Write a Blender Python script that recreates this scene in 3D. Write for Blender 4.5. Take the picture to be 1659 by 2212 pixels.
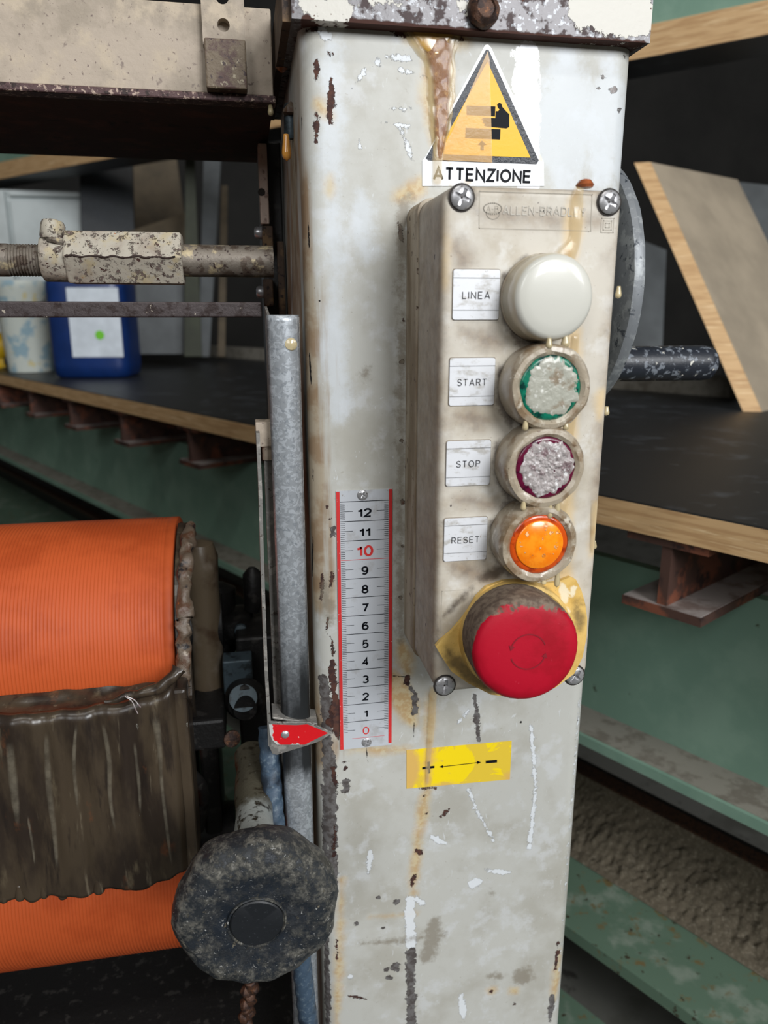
import bpy, bmesh, math, random
import numpy as np
from mathutils import Vector, Matrix, noise as mnoise

random.seed(7); np.random.seed(7)
for o in list(bpy.data.objects): bpy.data.objects.remove(o)
scene = bpy.context.scene
COL = scene.collection

# ------------------------------------------------------------------ camera
W_, H_, FPX = 1659.0, 2212.0, 1618.0
CAM = Vector((-0.05544248, -0.35325564, 0.21784777))
YAW, PITCH = 0.18294, 0.25615
fw = Vector((math.sin(YAW)*math.cos(PITCH), math.cos(YAW)*math.cos(PITCH), -math.sin(PITCH)))
rt = Vector((math.cos(YAW), -math.sin(YAW), 0)); up = rt.cross(fw)
cam_d = bpy.data.cameras.new('camera'); cam = bpy.data.objects.new('camera', cam_d); COL.objects.link(cam)
cam.matrix_world = Matrix(((rt.x, up.x, -fw.x, CAM.x), (rt.y, up.y, -fw.y, CAM.y), (rt.z, up.z, -fw.z, CAM.z), (0, 0, 0, 1)))
cam_d.sensor_fit = 'VERTICAL'; cam_d.sensor_height = 36.0; cam_d.lens = FPX/H_*36.0
cam_d.clip_start = 0.01; cam_d.clip_end = 50
cam_d.dof.use_dof = True; cam_d.dof.focus_distance = 0.36; cam_d.dof.aperture_fstop = 11.0
scene.camera = cam

# ------------------------------------------------------------------ world, exposure, window light
world = bpy.data.worlds.new('world'); scene.world = world; world.use_nodes = True
world.node_tree.nodes['Background'].inputs[0].default_value = (0.75, 0.85, 1.0, 1)
world.node_tree.nodes['Background'].inputs[1].default_value = 0.2
scene.view_settings.view_transform = 'Standard'; scene.view_settings.look = 'None'
scene.view_settings.exposure = 0.5; scene.view_settings.gamma = 1.0
scene.view_settings.use_curve_mapping = False
WINDOWS = [  # centre, width, height, power, faces
    ((0.86, -2.47, 1.42), 1.00, 1.15, 58.0, '+y'),
    ((2.25, -2.47, 1.42), 1.00, 1.15, 34.0, '+y'),
    ((-1.30, -2.47, 1.42), 1.00, 1.15, 16.0, '+y'),
]
TUBES = [((-0.55, -1.15, 2.38), 10.0)]   # ceiling tube lamps
for c, w, h, p, d in WINDOWS:
    L = bpy.data.lights.new('window_light', 'AREA'); L.shape = 'RECTANGLE'; L.size = w; L.size_y = h; L.energy = p
    L.color = (0.97, 0.985, 1.0)
    o = bpy.data.objects.new('window_light', L); COL.objects.link(o); o.location = c
    o.rotation_euler = (math.radians(90), 0, 0)          # shines along +y

# ------------------------------------------------------------------ pixel <-> place
def ray(px, py): return rt*((px-829.5)/FPX) - up*((py-1106.0)/FPX) + fw
def at(px, py, Y=0.0):
    d = ray(px, py); return CAM + d*((Y-CAM.y)/d.y)
def atx(px, py, X):
    d = ray(px, py); return CAM + d*((X-CAM.x)/d.x)
def atz(px, py, Z):
    d = ray(px, py); return CAM + d*((Z-CAM.z)/d.z)
def atp(px, py, P0, N):
    d = ray(px, py); return CAM + d*((Vector(P0)-CAM).dot(N)/d.dot(N))

# ------------------------------------------------------------------ material kit
def lin(c):
    f = lambda v: v/12.92 if v <= 0.04045 else ((v+0.055)/1.055)**2.4
    return (f(c[0]/255), f(c[1]/255), f(c[2]/255), 1)
class N:
    def __init__(s, m): s.m = m; s.t = m.node_tree; s.tc = None
    def new(s, k, **kw):
        n = s.t.nodes.new(k)
        for a, b in kw.items(): setattr(n, a, b)
        return n
    def link(s, a, b): s.t.links.new(a, b)
    def coord(s, st=(1, 1, 1), off=0.0):
        if s.tc is None: s.tc = s.new('ShaderNodeTexCoord')
        mp = s.new('ShaderNodeMapping'); mp.inputs['Scale'].default_value = st
        mp.inputs['Location'].default_value = (off, off*1.7, off*0.6)
        s.link(s.tc.outputs['Object'], mp.inputs['Vector']); return mp.outputs[0]
    def noise(s, sc, st=(1, 1, 1), det=5, rough=0.6, off=0.0, dist=0.0):
        n = s.new('ShaderNodeTexNoise'); n.inputs['Scale'].default_value = sc; n.inputs['Detail'].default_value = det
        n.inputs['Roughness'].default_value = rough; n.inputs['Distortion'].default_value = dist
        s.link(s.coord(st, off), n.inputs['Vector']); return n.outputs['Fac']
    def rng(s, v, lo, hi, a=0.0, b=1.0):
        r = s.new('ShaderNodeMapRange'); r.interpolation_type = 'SMOOTHSTEP'
        s.link(v, r.inputs[0]); r.inputs[1].default_value = lo; r.inputs[2].default_value = hi
        r.inputs[3].default_value = a; r.inputs[4].default_value = b; return r.outputs[0]
    def math(s, op, a, b=None):
        n = s.new('ShaderNodeMath', operation=op)
        for i, v in enumerate((a, b)):
            if v is None: continue
            if isinstance(v, (int, float)): n.inputs[i].default_value = v
            else: s.link(v, n.inputs[i])
        return n.outputs[0]
    def mix(s, f, a, b):
        n = s.new('ShaderNodeMix', data_type='RGBA')
        if isinstance(f, (int, float)): n.inputs[0].default_value = f
        else: s.link(f, n.inputs[0])
        for i, v in ((6, a), (7, b)):
            if isinstance(v, tuple): n.inputs[i].default_value = v
            else: s.link(v, n.inputs[i])
        return n.outputs[2]
    def mixf(s, f, a, b):
        n = s.new('ShaderNodeMix', data_type='FLOAT'); s.link(f, n.inputs[0])
        for i, v in ((2, a), (3, b)):
            if isinstance(v, (int, float)): n.inputs[i].default_value = v
            else: s.link(v, n.inputs[i])
        return n.outputs[0]
_off = [0.0]
def mat(name, base, rough=0.5, metal=0.0, layers=(), bump=0.0, bscale=400, bst=(1, 1, 1), spec=0.5, alpha=1.0, trans=0.0, sss=0.0, coat=0.0, var=0.0, vscale=60, fade=None):
    """layers: dicts with col and either attr (signed mm field) or noise lo/hi"""
    m = bpy.data.materials.new(name); m.use_nodes = True; n = N(m)
    bs = m.node_tree.nodes['Principled BSDF']
    col = lin(base); rg = rough; mt = metal; hgt = None
    _off[0] += 1.37
    if var > 0:
        v = n.noise(vscale, off=_off[0]); k = n.rng(v, 0.3, 0.7)
        d = tuple(max(0, min(255, c*(1-var))) for c in base); l = tuple(max(0, min(255, c*(1+var))) for c in base)
        col = n.mix(k, lin(d), lin(l))
    for ly in layers:
        _off[0] += 0.91
        nz = n.noise(ly.get('s', 150), ly.get('st', (1, 1, 1)), ly.get('det', 5), ly.get('nr', 0.6), _off[0], ly.get('dist', 0))
        if 'attr' in ly:
            a = n.new('ShaderNodeAttribute', attribute_name=ly['attr'])
            amp = ly.get('amp', 1.0); w = ly.get('w', 0.15)
            v = n.math('ADD', a.outputs['Fac'], n.math('MULTIPLY', n.math('SUBTRACT', nz, 0.5), 2*amp))
            k = n.rng(v, -w, w)
        else:
            k = n.rng(nz, ly.get('lo', 0.5), ly.get('hi', 0.6))
            if 'mask' in ly:
                a = n.new('ShaderNodeAttribute', attribute_name=ly['mask'])
                k = n.math('MULTIPLY', k, n.rng(a.outputs['Fac'], -ly.get('mw', 1.0), ly.get('mw', 1.0)))
        if 'amt' in ly: k = n.math('MULTIPLY', k, ly['amt'])
        lc = lin(ly['col'])
        if 'col2' in ly:
            k2 = n.rng(n.noise(ly.get('s2', 300), off=_off[0]+5), 0.4, 0.6); lc = n.mix(k2, lc, lin(ly['col2']))
        col = n.mix(k, col, lc)
        if 'rough' in ly: rg = n.mixf(k, rg, ly['rough'])
        if 'metal' in ly: mt = n.mixf(k, mt, ly['metal'])
        if 'h' in ly:
            hk = n.math('MULTIPLY', k, ly['h']); hgt = hk if hgt is None else n.math('ADD', hgt, hk)
    def put(v, sock):
        if isinstance(v, (int, float, tuple)): bs.inputs[sock].default_value = v
        else: n.link(v, bs.inputs[sock])
    put(col, 'Base Color'); put(rg, 'Roughness'); put(mt, 'Metallic')
    bs.inputs['Specular IOR Level'].default_value = spec
    if trans: bs.inputs['Transmission Weight'].default_value = trans
    if alpha < 1: bs.inputs['Alpha'].default_value = alpha
    if fade:      # thin at the rim of a run, thicker in its core
        a = n.new('ShaderNodeAttribute', attribute_name='core'); n.link(n.rng(a.outputs['Fac'], 0.0, fade[2], fade[0], fade[1]), bs.inputs['Alpha'])
    if coat: bs.inputs['Coat Weight'].default_value = coat; bs.inputs['Coat Roughness'].default_value = 0.08
    if sss: bs.inputs['Subsurface Weight'].default_value = sss; bs.inputs['Subsurface Radius'].default_value = (0.004, 0.003, 0.002)
    if bump > 0 or hgt is not None:
        h = n.math('MULTIPLY', n.noise(bscale, bst, 6, 0.65, _off[0]+3), bump)
        if hgt is not None: h = n.math('ADD', h, hgt)
        b = n.new('ShaderNodeBump'); b.inputs['Strength'].default_value = 1.0; b.inputs['Distance'].default_value = 0.001
        n.link(h, b.inputs['Height']); n.link(b.outputs[0], bs.inputs['Normal'])
    return m

# ------------------------------------------------------------------ mesh kit
def link(o, parent=None):
    COL.objects.link(o)
    if parent is not None:
        o.parent = parent; o.matrix_parent_inverse = Matrix.Translation(-world_loc(parent))
    return o
def world_loc(o):
    return Vector(o.get('_loc', (0, 0, 0)))
def tag(o, label=None, cat=None, group=None, kind=None):
    if label: o['label'] = label
    if cat: o['category'] = cat
    if group: o['group'] = group
    if kind: o['kind'] = kind
    return o
def thing(name, loc, label, cat, group=None):
    o = bpy.data.objects.new(name, None); o.location = loc; o.empty_display_size = 0.02; COL.objects.link(o)
    o['_loc'] = tuple(loc); return tag(o, label, cat, group)
def obj(name, verts, faces, m, parent=None, smooth=False, bevel=0.0, seg=2, auto=None, label=None):
    me = bpy.data.meshes.new(name); me.from_pydata([tuple(v) for v in verts], [], faces); me.update()
    return fin(name, me, m, parent, smooth, bevel, seg, auto, label)
def fin(name, me, m, parent=None, smooth=False, bevel=0.0, seg=2, auto=None, label=None):
    if m is not None: me.materials.append(m)
    if smooth or auto: me.polygons.foreach_set('use_smooth', [True]*len(me.polygons))
    if auto:
        me.set_sharp_from_angle(angle=math.radians(auto))
    o = bpy.data.objects.new(name, me); link(o, parent)
    if bevel > 0:
        b = o.modifiers.new('bevel', 'BEVEL'); b.width = bevel; b.segments = seg; b.limit_method = 'ANGLE'; b.angle_limit = 0.6
    if label: o['label'] = label
    return o
BF = [(0, 1, 2, 3), (4, 7, 6, 5), (0, 4, 5, 1), (1, 5, 6, 2), (2, 6, 7, 3), (3, 7, 4, 0)]
def box(name, x0, x1, y0, y1, z0, z1, m, parent=None, bevel=0.0, **k):
    v = [(x0, y0, z0), (x0, y0, z1), (x1, y0, z1), (x1, y0, z0), (x0, y1, z0), (x0, y1, z1), (x1, y1, z1), (x1, y1, z0)]
    return obj(name, v, [f[::-1] for f in BF], m, parent, bevel=bevel, **k)
def obox(name, o, a, b, c, m, parent=None, bevel=0.0, **k):
    """oriented box: corner o and three edge vectors"""
    o, a, b, c = map(Vector, (o, a, b, c))
    v = [o, o+c, o+a+c, o+a, o+b, o+b+c, o+a+b+c, o+a+b]
    ob = obj(name, v, [f[::-1] for f in BF], m, parent, bevel=bevel, **k)
    bm = bmesh.new(); bm.from_mesh(ob.data); bmesh.ops.recalc_face_normals(bm, faces=bm.faces); bm.to_mesh(ob.data); bm.free()
    return ob
def prism(name, pts, y0, y1, m, parent=None, bevel=0.0, **k):
    """polygon of (x,z) points extruded from y0 (front) to y1"""
    n = len(pts)
    v = [(p[0], y0, p[1]) for p in pts]+[(p[0], y1, p[1]) for p in pts]
    f = [tuple(range(n)), tuple(range(2*n-1, n-1, -1))]+[(i, i+n, (i+1) % n+n, (i+1) % n) for i in range(n)]
    ob = obj(name, v, f, m, parent, bevel=bevel, **k)
    bm = bmesh.new(); bm.from_mesh(ob.data); bmesh.ops.recalc_face_normals(bm, faces=bm.faces)
    bmesh.ops.triangulate(bm, faces=[q for q in bm.faces if len(q.verts) > 4]); bm.to_mesh(ob.data); bm.free()
    return ob
def pxpoly(pts, Y): return [(p.x, p.z) for p in (at(x, y, Y) for x, y in pts)]
def flat(name, polys, Y, m, parent=None):
    """several flat printed polygons (x,z) in the plane y=Y facing the camera side, one mesh"""
    v = []; f = []
    for p in polys:
        a = sum(p[i][0]*p[(i+1) % len(p)][1]-p[(i+1) % len(p)][0]*p[i][1] for i in range(len(p)))
        q = p if a > 0 else p[::-1]
        b = len(v); v += [(x, Y, z) for x, z in q]; f.append(tuple(range(b, b+len(q))))
    ob = obj(name, v, f, m, parent)
    bm = bmesh.new(); bm.from_mesh(ob.data)
    bmesh.ops.triangulate(bm, faces=[q for q in bm.faces if len(q.verts) > 4]); bm.to_mesh(ob.data); bm.free()
    return ob
def grid_faces(nu, nv, wrapu=False):
    f = []
    for j in range(nv-1):
        for i in range(nu if wrapu else nu-1):
            i2 = (i+1) % nu; f.append((j*nu+i, j*nu+i2, (j+1)*nu+i2, (j+1)*nu+i))
    return f
def frame(axis):
    axis = Vector(axis).normalized(); t = Vector((0, 0, 1)) if abs(axis.z) < 0.9 else Vector((1, 0, 0))
    u = axis.cross(t).normalized(); return axis, u, axis.cross(u)
def lathe(name, c, axis, prof, m, parent=None, seg=48, wob=0.0, wsc=120, lobes=None, smooth=True, auto=40, cap=True, label=None, seed=0):
    """prof: list of (radius, height along axis)"""
    a, u, w = frame(axis); c = Vector(c); v = []
    for r, h in prof:
        for i in range(seg):
            t = 2*math.pi*i/seg; rr = r*(lobes(t, r, h) if lobes else 1)
            p = c+a*h+u*(rr*math.cos(t))+w*(rr*math.sin(t))
            if wob:
                nv = mnoise.noise_vector(p*wsc+Vector((seed*7.1, 0, 0))); p = p+nv*wob
            v.append(p)
    f = [q[::-1] for q in grid_faces(seg, len(prof), True)]
    if cap:
        f.append(tuple(range(seg))); f.append(tuple(reversed(range((len(prof)-1)*seg, len(prof)*seg))))
    ob = obj(name, v, f, m, parent, smooth=smooth, label=label)
    bm = bmesh.new(); bm.from_mesh(ob.data); bmesh.ops.recalc_face_normals(bm, faces=bm.faces); bm.to_mesh(ob.data); bm.free()
    if auto: ob.data.set_sharp_from_angle(angle=math.radians(auto))
    return ob
def catmull(pts, n):
    P = [Vector(p) for p in pts]; P = [P[0]*2-P[1]]+P+[P[-1]*2-P[-2]]; out = []
    for i in range(1, len(P)-2):
        for k in range(n):
            t = k/n; a, b, c, d = P[i-1], P[i], P[i+1], P[i+2]
            out.append(0.5*((2*b)+(c-a)*t+(2*a-5*b+4*c-d)*t*t+(-a+3*b-3*c+d)*t**3))
    out.append(P[-2]); return out
def tube(name, pts, r, m, parent=None, seg=12, sub=6, twist=0, tw_amp=0.0, wob=0.0, label=None):
    P = catmull(pts, sub) if sub > 1 else [Vector(p) for p in pts]; v = []; L = 0.0
    for i, p in enumerate(P):
        d = (P[min(i+1, len(P)-1)]-P[max(i-1, 0)]); a, u, w = frame(d)
        if i: L += (P[i]-P[i-1]).length
        rr = r(i/(len(P)-1)) if callable(r) else r
        for k in range(seg):
            t = 2*math.pi*k/seg
            q = rr*(1+(tw_amp*abs(math.cos(1.5*(t)-L*twist))-tw_amp if tw_amp else 0))
            x = p+u*(q*math.cos(t))+w*(q*math.sin(t))
            if wob: x = x+mnoise.noise_vector(x*150)*wob
            v.append(x)
    f = grid_faces(seg, len(P), True); f += [tuple(reversed(range(seg))), tuple(range((len(P)-1)*seg, len(P)*seg))]
    ob = obj(name, v, f, m, parent, smooth=True, label=label)
    bm = bmesh.new(); bm.from_mesh(ob.data); bmesh.ops.recalc_face_normals(bm, faces=bm.faces); bm.to_mesh(ob.data); bm.free()
    ob.data.set_sharp_from_angle(angle=math.radians(50)); return ob
def drip(name, pts, Y, thick, m, parent=None, n=8, nu=9, wob=0.15, seed=1.0, yfun=None):
    """a run of set resin on the plane y=Y; pts are (px,py,half width in px)"""
    P = [at(x, y, Y) for x, y, h in pts]; Hh = [h*(at(x+1, y, Y)-at(x, y, Y)).length for x, y, h in pts]
    C = catmull([(p.x, h, p.z) for p, h in zip(P, Hh)], n); v = []
    for i, c in enumerate(C):
        d = C[min(i+1, len(C)-1)]-C[max(i-1, 0)]; d = Vector((d.x, 0, d.z)).normalized(); s = Vector((d.z, 0, -d.x))
        hw = max(0.0002, c.y*(1+wob*mnoise.noise(Vector((c.z*220, seed, 0)))))
        k = min(1.0, i/2.0+0.1, (len(C)-1-i)/2.0+0.1)
        for j in range(nu):
            t = -1+2*j/(nu-1); x = Vector((c.x, 0, c.z))+s*(hw*t)
            y = Y-thick*k*(max(0, 1-t*t)**0.6)*(0.85+0.5*mnoise.noise(Vector((x.x*160, x.z*160, seed))))
            v.append((x.x, y, x.z))
    o = obj(name, v, grid_faces(nu, len(C)), m, parent, smooth=True)
    core = [(1-abs(-1+2*j/(nu-1))**2)*min(1, i/(0.25*n)+0.0, (len(C)-1-i)/(0.4*n)) for i in range(len(C)) for j in range(nu)]
    set_attr(o.data, 'core', core); return o
def drop(name, p, r, l, m, parent=None):
    """hanging drop: top centre p, radius r, length l"""
    prof = []
    for i in range(11):
        t = i/10; prof.append((max(0.00005, r*(0.45+0.55*t)*math.sqrt(max(0, 1-max(0, (t-0.6)/0.4)**2))), -l*t))
    return lathe(name, p, (0, 0, 1), prof, m, parent, seg=12, auto=None)
def arc_(cx, cy, rx, ry, a0, a1, n=14):
    return [(cx+rx*math.cos(math.radians(a0+(a1-a0)*i/n)), cy+ry*math.sin(math.radians(a0+(a1-a0)*i/n))) for i in range(n+1)]
P_ = [(0, 0), (0, 1), (.34, 1)]+arc_(.34, .74, .26, .26, 90, -90)+[(0, .48)]
SIX = [arc_(.28, .31, .28, .31, 0, 360, 22), arc_(.31, .5, .31, .5, 50, 195)]
GLYPH = {'A': (.72, [[(0, 0), (.36, 1), (.72, 0)], [(.13, .3), (.59, .3)]]), 'B': (.64, [[(.36, .53), (0, .53), (0, 1), (.35, 1)]+arc_(.35, .765, .25, .235, 90, -90), [(0, .53), (0, 0), (.36, 0)]+arc_(.36, .265, .28, .265, -90, 90)]),
 'D': (.66, [[(0, 0), (0, 1), (.28, 1)]+arc_(.28, .5, .38, .5, 90, -90)+[(0, 0)]]), 'E': (.56, [[(.56, 1), (0, 1), (0, 0), (.56, 0)], [(0, .53), (.5, .53)]]), 'I': (.02, [[(0, 0), (0, 1)]]),
 'L': (.5, [[(0, 1), (0, 0), (.5, 0)]]), 'N': (.64, [[(0, 0), (0, 1), (.64, 0), (.64, 1)]]), 'O': (.78, [arc_(.39, .5, .39, .5, 0, 360, 28)]), 'P': (.6, [P_]), 'R': (.62, [P_, [(.34, .48), (.62, 0)]]),
 'S': (.6, [arc_(.3, .755, .27, .245, 12, 270)+arc_(.3, .255, .3, .255, 90, -168)]), 'T': (.6, [[(0, 1), (.6, 1)], [(.3, 1), (.3, 0)]]), 'Y': (.66, [[(0, 1), (.33, .45), (.66, 1)], [(.33, .45), (.33, 0)]]),
 'Z': (.6, [[(0, 1), (.6, 1), (0, 0), (.6, 0)]]), '-': (.3, [[(0, .42), (.3, .42)]]),
 '0': (.56, [arc_(.28, .5, .28, .5, 0, 360, 26)]), '1': (.3, [[(.3, 0), (.3, 1)], [(.3, .93), (.2, .78), (0, .73)]]), '2': (.56, [arc_(.28, .72, .27, .28, 175, -42)+[(0, 0), (.56, 0)]]),
 '3': (.56, [arc_(.27, .755, .25, .245, 160, -90), arc_(.27, .255, .28, .255, 90, -160)]), '4': (.58, [[(.42, 0), (.42, 1), (0, .28), (.58, .28)]]), '5': (.56, [[(.5, 1), (.1, 1), (.04, .5)]+arc_(.27, .32, .28, .32, 140, -150)]),
 '6': (.56, SIX), '7': (.56, [[(0, 1), (.56, 1), (.2, 0)]]), '8': (.56, [arc_(.28, .755, .24, .245, 0, 360, 20), arc_(.28, .26, .28, .26, 0, 360, 20)]), '9': (.56, [[(.56-x, 1-y) for x, y in q] for q in SIX])}
def strip(P, w):
    """constant-width band along a 2-D polyline with mitred joints, as quads"""
    P = [Vector(q) for q in P]; closed = (P[0]-P[-1]).length < 1e-6; n = len(P); L = []; Rr = []
    for i in range(n):
        a = P[i-1] if i else (P[n-2] if closed else None); c = P[i+1] if i < n-1 else (P[1] if closed else None)
        d1 = (P[i]-a).normalized() if a is not None else None; d2 = (c-P[i]).normalized() if c is not None else None
        d1 = d1 or d2; d2 = d2 or d1
        n1 = Vector((-d1.y, d1.x)); n2 = Vector((-d2.y, d2.x)); m_ = n1+n2; m_ = n1 if m_.length < 1e-4 else m_.normalized()
        k = w/2/max(0.42, m_.dot(n1)); L.append(P[i]+m_*k); Rr.append(P[i]-m_*k)
    return [[tuple(Rr[i]), tuple(Rr[i+1]), tuple(L[i+1]), tuple(L[i])] for i in range(n-1)]
def letters(name, s, m, parent, cx, cz, w, h, Y, wt=0.12, gap=0.2, ext=0.0):
    """sans-serif lettering of even stroke width, fitted to width w and height h"""
    polys = []; x = 0.0
    for ch in s:
        gw, pl = GLYPH[ch]
        for q in pl: polys += strip([(x+wt/2+a, wt/2+b*(1-wt)) for a, b in q], wt)
        x += gw+wt+gap
    tot = x-gap
    return flat(name, [[(cx+(a-tot/2)*w/tot, cz+(b-0.5)*h) for a, b in q] for q in polys], Y, m, parent)
def text(name, s, m, parent, cx, cz, w, h, Y, bold=0.0, ext=0.0):
    """flat lettering in the plane y=Y fitted to width w and height h centred on (cx, cz)"""
    cu = bpy.data.curves.new('tmp', 'FONT'); cu.body = s; cu.size = 1.0; cu.offset = bold; cu.extrude = 0; cu.resolution_u = 3
    t = bpy.data.objects.new('tmp', cu); COL.objects.link(t)
    dg = bpy.context.evaluated_depsgraph_get(); dg.update()
    me = bpy.data.meshes.new_from_object(t.evaluated_get(dg)); bpy.data.objects.remove(t); bpy.data.curves.remove(cu)
    co = np.zeros(len(me.vertices)*3); me.vertices.foreach_get('co', co); co = co.reshape(-1, 3)
    lo = co.min(0); hi = co.max(0)
    sx = w/(hi[0]-lo[0]); sz = h/(hi[1]-lo[1])
    q = np.stack([(co[:, 0]-(lo[0]+hi[0])/2)*sx+cx, np.full(len(co), Y), (co[:, 1]-(lo[1]+hi[1])/2)*sz+cz], -1)
    me.vertices.foreach_set('co', q.ravel().astype(np.float32)); me.update(); me.name = name
    o = fin(name, me, m, parent)
    if ext: sm = o.modifiers.new('thick', 'SOLIDIFY'); sm.thickness = ext; sm.offset = 0
    return o
def field(co, strokes):
    """signed distance (mm, positive inside) from points co (n,3 in m) to 3-D capsules [(list of Vector), radius m]"""
    f = np.full(len(co), -8.0)
    for pts, r in strokes:
        P = [np.array(p) for p in pts]
        if len(P) == 1: P = [P[0], P[0]+np.array([0, 0, 1e-6])]
        for a, b in zip(P[:-1], P[1:]):
            lo = np.minimum(a, b)-r-0.008; hi = np.maximum(a, b)+r+0.008
            ix = np.where(np.all((co > lo) & (co < hi), 1))[0]
            if not len(ix): continue
            d = b-a; t = np.clip((co[ix]-a)@d/max(d@d, 1e-12), 0, 1)
            ds = np.linalg.norm(co[ix]-(a+t[:, None]*d), axis=1)
            rr = r*(1-0.55*np.abs(2*t-1)**2) if len(P) == 2 and (d@d) > (3*r)**2 else r
            f[ix] = np.maximum(f[ix], (rr-ds)*1000)
    return f
def set_attr(me, name, vals):
    a = me.attributes.new(name, 'FLOAT', 'POINT'); a.data.foreach_set('value', np.asarray(vals, np.float32))
def screw_mesh(name, r, cross=True):
    """pan head, axis -y, centred on the origin at its base, cross recess pressed in"""
    n = 33; v = []; idx = {}
    for j in range(n):
        for i in range(n):
            a, b = -1+2*i/(n-1), -1+2*j/(n-1)
            x = a*math.sqrt(1-b*b/2); z = b*math.sqrt(1-a*a/2); d = math.hypot(x, z)
            y = -0.42*math.sqrt(max(0, 1-(d*0.93)**2))
            if cross and d < 0.72:
                w = 0.13; e = min(abs(x), abs(z))
                if e < w: y += 0.32*(1-d/0.75)+0.12
                elif d < 0.3: y += 0.16
            v.append((x*r, y*r, z*r))
    f = grid_faces(n, n); me = bpy.data.meshes.new(name)
    # skirt
    ring = [i for i in range(n)]+[j*n+n-1 for j in range(1, n)]+[(n-1)*n+i for i in range(n-2, -1, -1)]+[j*n for j in range(n-2, 0, -1)]
    b = len(v); v += [(v[i][0], 0.0, v[i][2]) for i in ring]; k = len(ring)
    f += [(ring[i], b+i, b+(i+1) % k, ring[(i+1) % k]) for i in range(k)]
    me.from_pydata(v, [], f); me.update()
    bm = bmesh.new(); bm.from_mesh(me); bmesh.ops.recalc_face_normals(bm, faces=bm.faces); bm.to_mesh(me); bm.free()
    me.polygons.foreach_set('use_smooth', [True]*len(me.polygons)); me.set_sharp_from_angle(angle=math.radians(35)); return me
def place(name, me, m, loc, parent, roty=0.0):
    if not me.materials: me.materials.append(m)
    o = bpy.data.objects.new(name, me); COL.objects.link(o); o.location = loc; o.rotation_euler = (0, roty, 0)
    o.parent = parent; o.matrix_parent_inverse = Matrix.Translation(-world_loc(parent)); return o
def rounded_rect(x0, x1, z0, z1, r, n=5):
    out = []
    for cx, cz, a0 in ((x1-r, z1-r, 0), (x0+r, z1-r, 90), (x0+r, z0+r, 180), (x1-r, z0+r, 270)):
        for k in range(n+1):
            t = math.radians(a0+90*k/n); out.append((cx+r*math.cos(t), cz+r*math.sin(t)))
    return out

# ------------------------------------------------------------------ materials
M = {}
M['paint'] = mat('grey_white_paint', (186, 186, 180), 0.42, spec=0.35, layers=[
    dict(col=(172, 170, 161), s=28, lo=0.42, hi=0.66), dict(col=(198, 200, 200), s=70, lo=0.53, hi=0.68, amt=0.7),
    dict(col=(150, 143, 130), s=420, lo=0.64, hi=0.76, amt=0.5), dict(col=(204, 207, 208), s=300, st=(1, 1, 0.35), dist=2.0, lo=0.66, hi=0.7, amt=0.7),
    dict(col=(206, 213, 220), attr='white_glare', s=70, amp=14, w=5, rough=0.36, amt=0.6, det=8, nr=0.7),
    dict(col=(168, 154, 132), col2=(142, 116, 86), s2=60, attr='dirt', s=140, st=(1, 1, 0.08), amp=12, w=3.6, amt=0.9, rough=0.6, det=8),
    dict(col=(184, 146, 82), col2=(200, 178, 130), attr='ochre', s=110, amp=4.0, w=3.4, amt=0.75),
    dict(col=(222, 227, 232), attr='white', s=300, amp=4.5, w=0.2, h=0.12, det=10, nr=0.75, amt=0.8),
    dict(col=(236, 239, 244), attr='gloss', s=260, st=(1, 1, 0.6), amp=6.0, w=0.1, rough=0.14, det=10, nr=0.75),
    dict(col=(122, 119, 118), col2=(92, 86, 84), attr='bare', s=260, amp=4.5, w=0.1, rough=0.38, metal=0.25, h=-0.4, det=8, nr=0.7),
    dict(col=(60, 41, 39), col2=(84, 54, 44), attr='rust', s=300, amp=4.0, w=0.12, rough=0.8, h=-0.4, det=8, nr=0.72),
    dict(col=(130, 122, 108), attr='grime', s=150, amp=9, w=2.6, amt=0.75, det=9, nr=0.7),
    dict(col=(24, 21, 20), attr='slit', s=500, amp=0.5, w=0.1, rough=0.9, h=-0.9),
    dict(col=(86, 66, 56), s=900, lo=0.72, hi=0.76, amt=0.8)], bump=0.05, bscale=260)
M['cap'] = mat('cap_worn_paint', (98, 96, 98), 0.4, 0.35, layers=[
    dict(col=(62, 50, 50), s=160, lo=0.5, hi=0.6, rough=0.6), dict(col=(136, 138, 142), s=420, lo=0.56, hi=0.62),
    dict(col=(70, 42, 34), attr='rust', s=300, amp=1.2, w=0.4, rough=0.8),
    dict(col=(200, 197, 188), attr='paint', s=150, amp=10, w=0.15, rough=0.45, h=0.3, metal=0.0, det=9, nr=0.68),
    dict(col=(88, 54, 40), s=340, lo=0.66, hi=0.70, rough=0.8)], bump=0.12, bscale=300)
M['rusty_side'] = mat('rust_brown_steel', (74, 58, 46), 0.7, 0.2, layers=[dict(col=(116, 92, 64), s=120, lo=0.5, hi=0.7), dict(col=(38, 28, 24), s=300, lo=0.55, hi=0.62)], bump=0.25)
M['boxp'] = mat('box_plastic', (198, 192, 180), 0.48, layers=[
    dict(col=(178, 168, 150), s=42, lo=0.45, hi=0.7), dict(col=(212, 210, 204), s=75, lo=0.54, hi=0.68, amt=0.7),
    dict(col=(138, 118, 96), col2=(116, 98, 82), attr='dirt', s=110, amp=5.0, w=4.5, amt=0.75, rough=0.6),
    dict(col=(74, 62, 52), attr='grime', s=260, amp=2.6, w=1.8, amt=0.85, rough=0.7, det=8),
    dict(col=(212, 184, 134), attr='ochre', s=90, amp=3.0, w=3.0, amt=0.75),
    dict(col=(58, 44, 48), attr='chip', s=500, amp=1.0, w=0.12, rough=0.6),
    dict(col=(110, 92, 76), s=700, lo=0.68, hi=0.74, amt=0.6)], bump=0.05, bscale=300)
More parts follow.
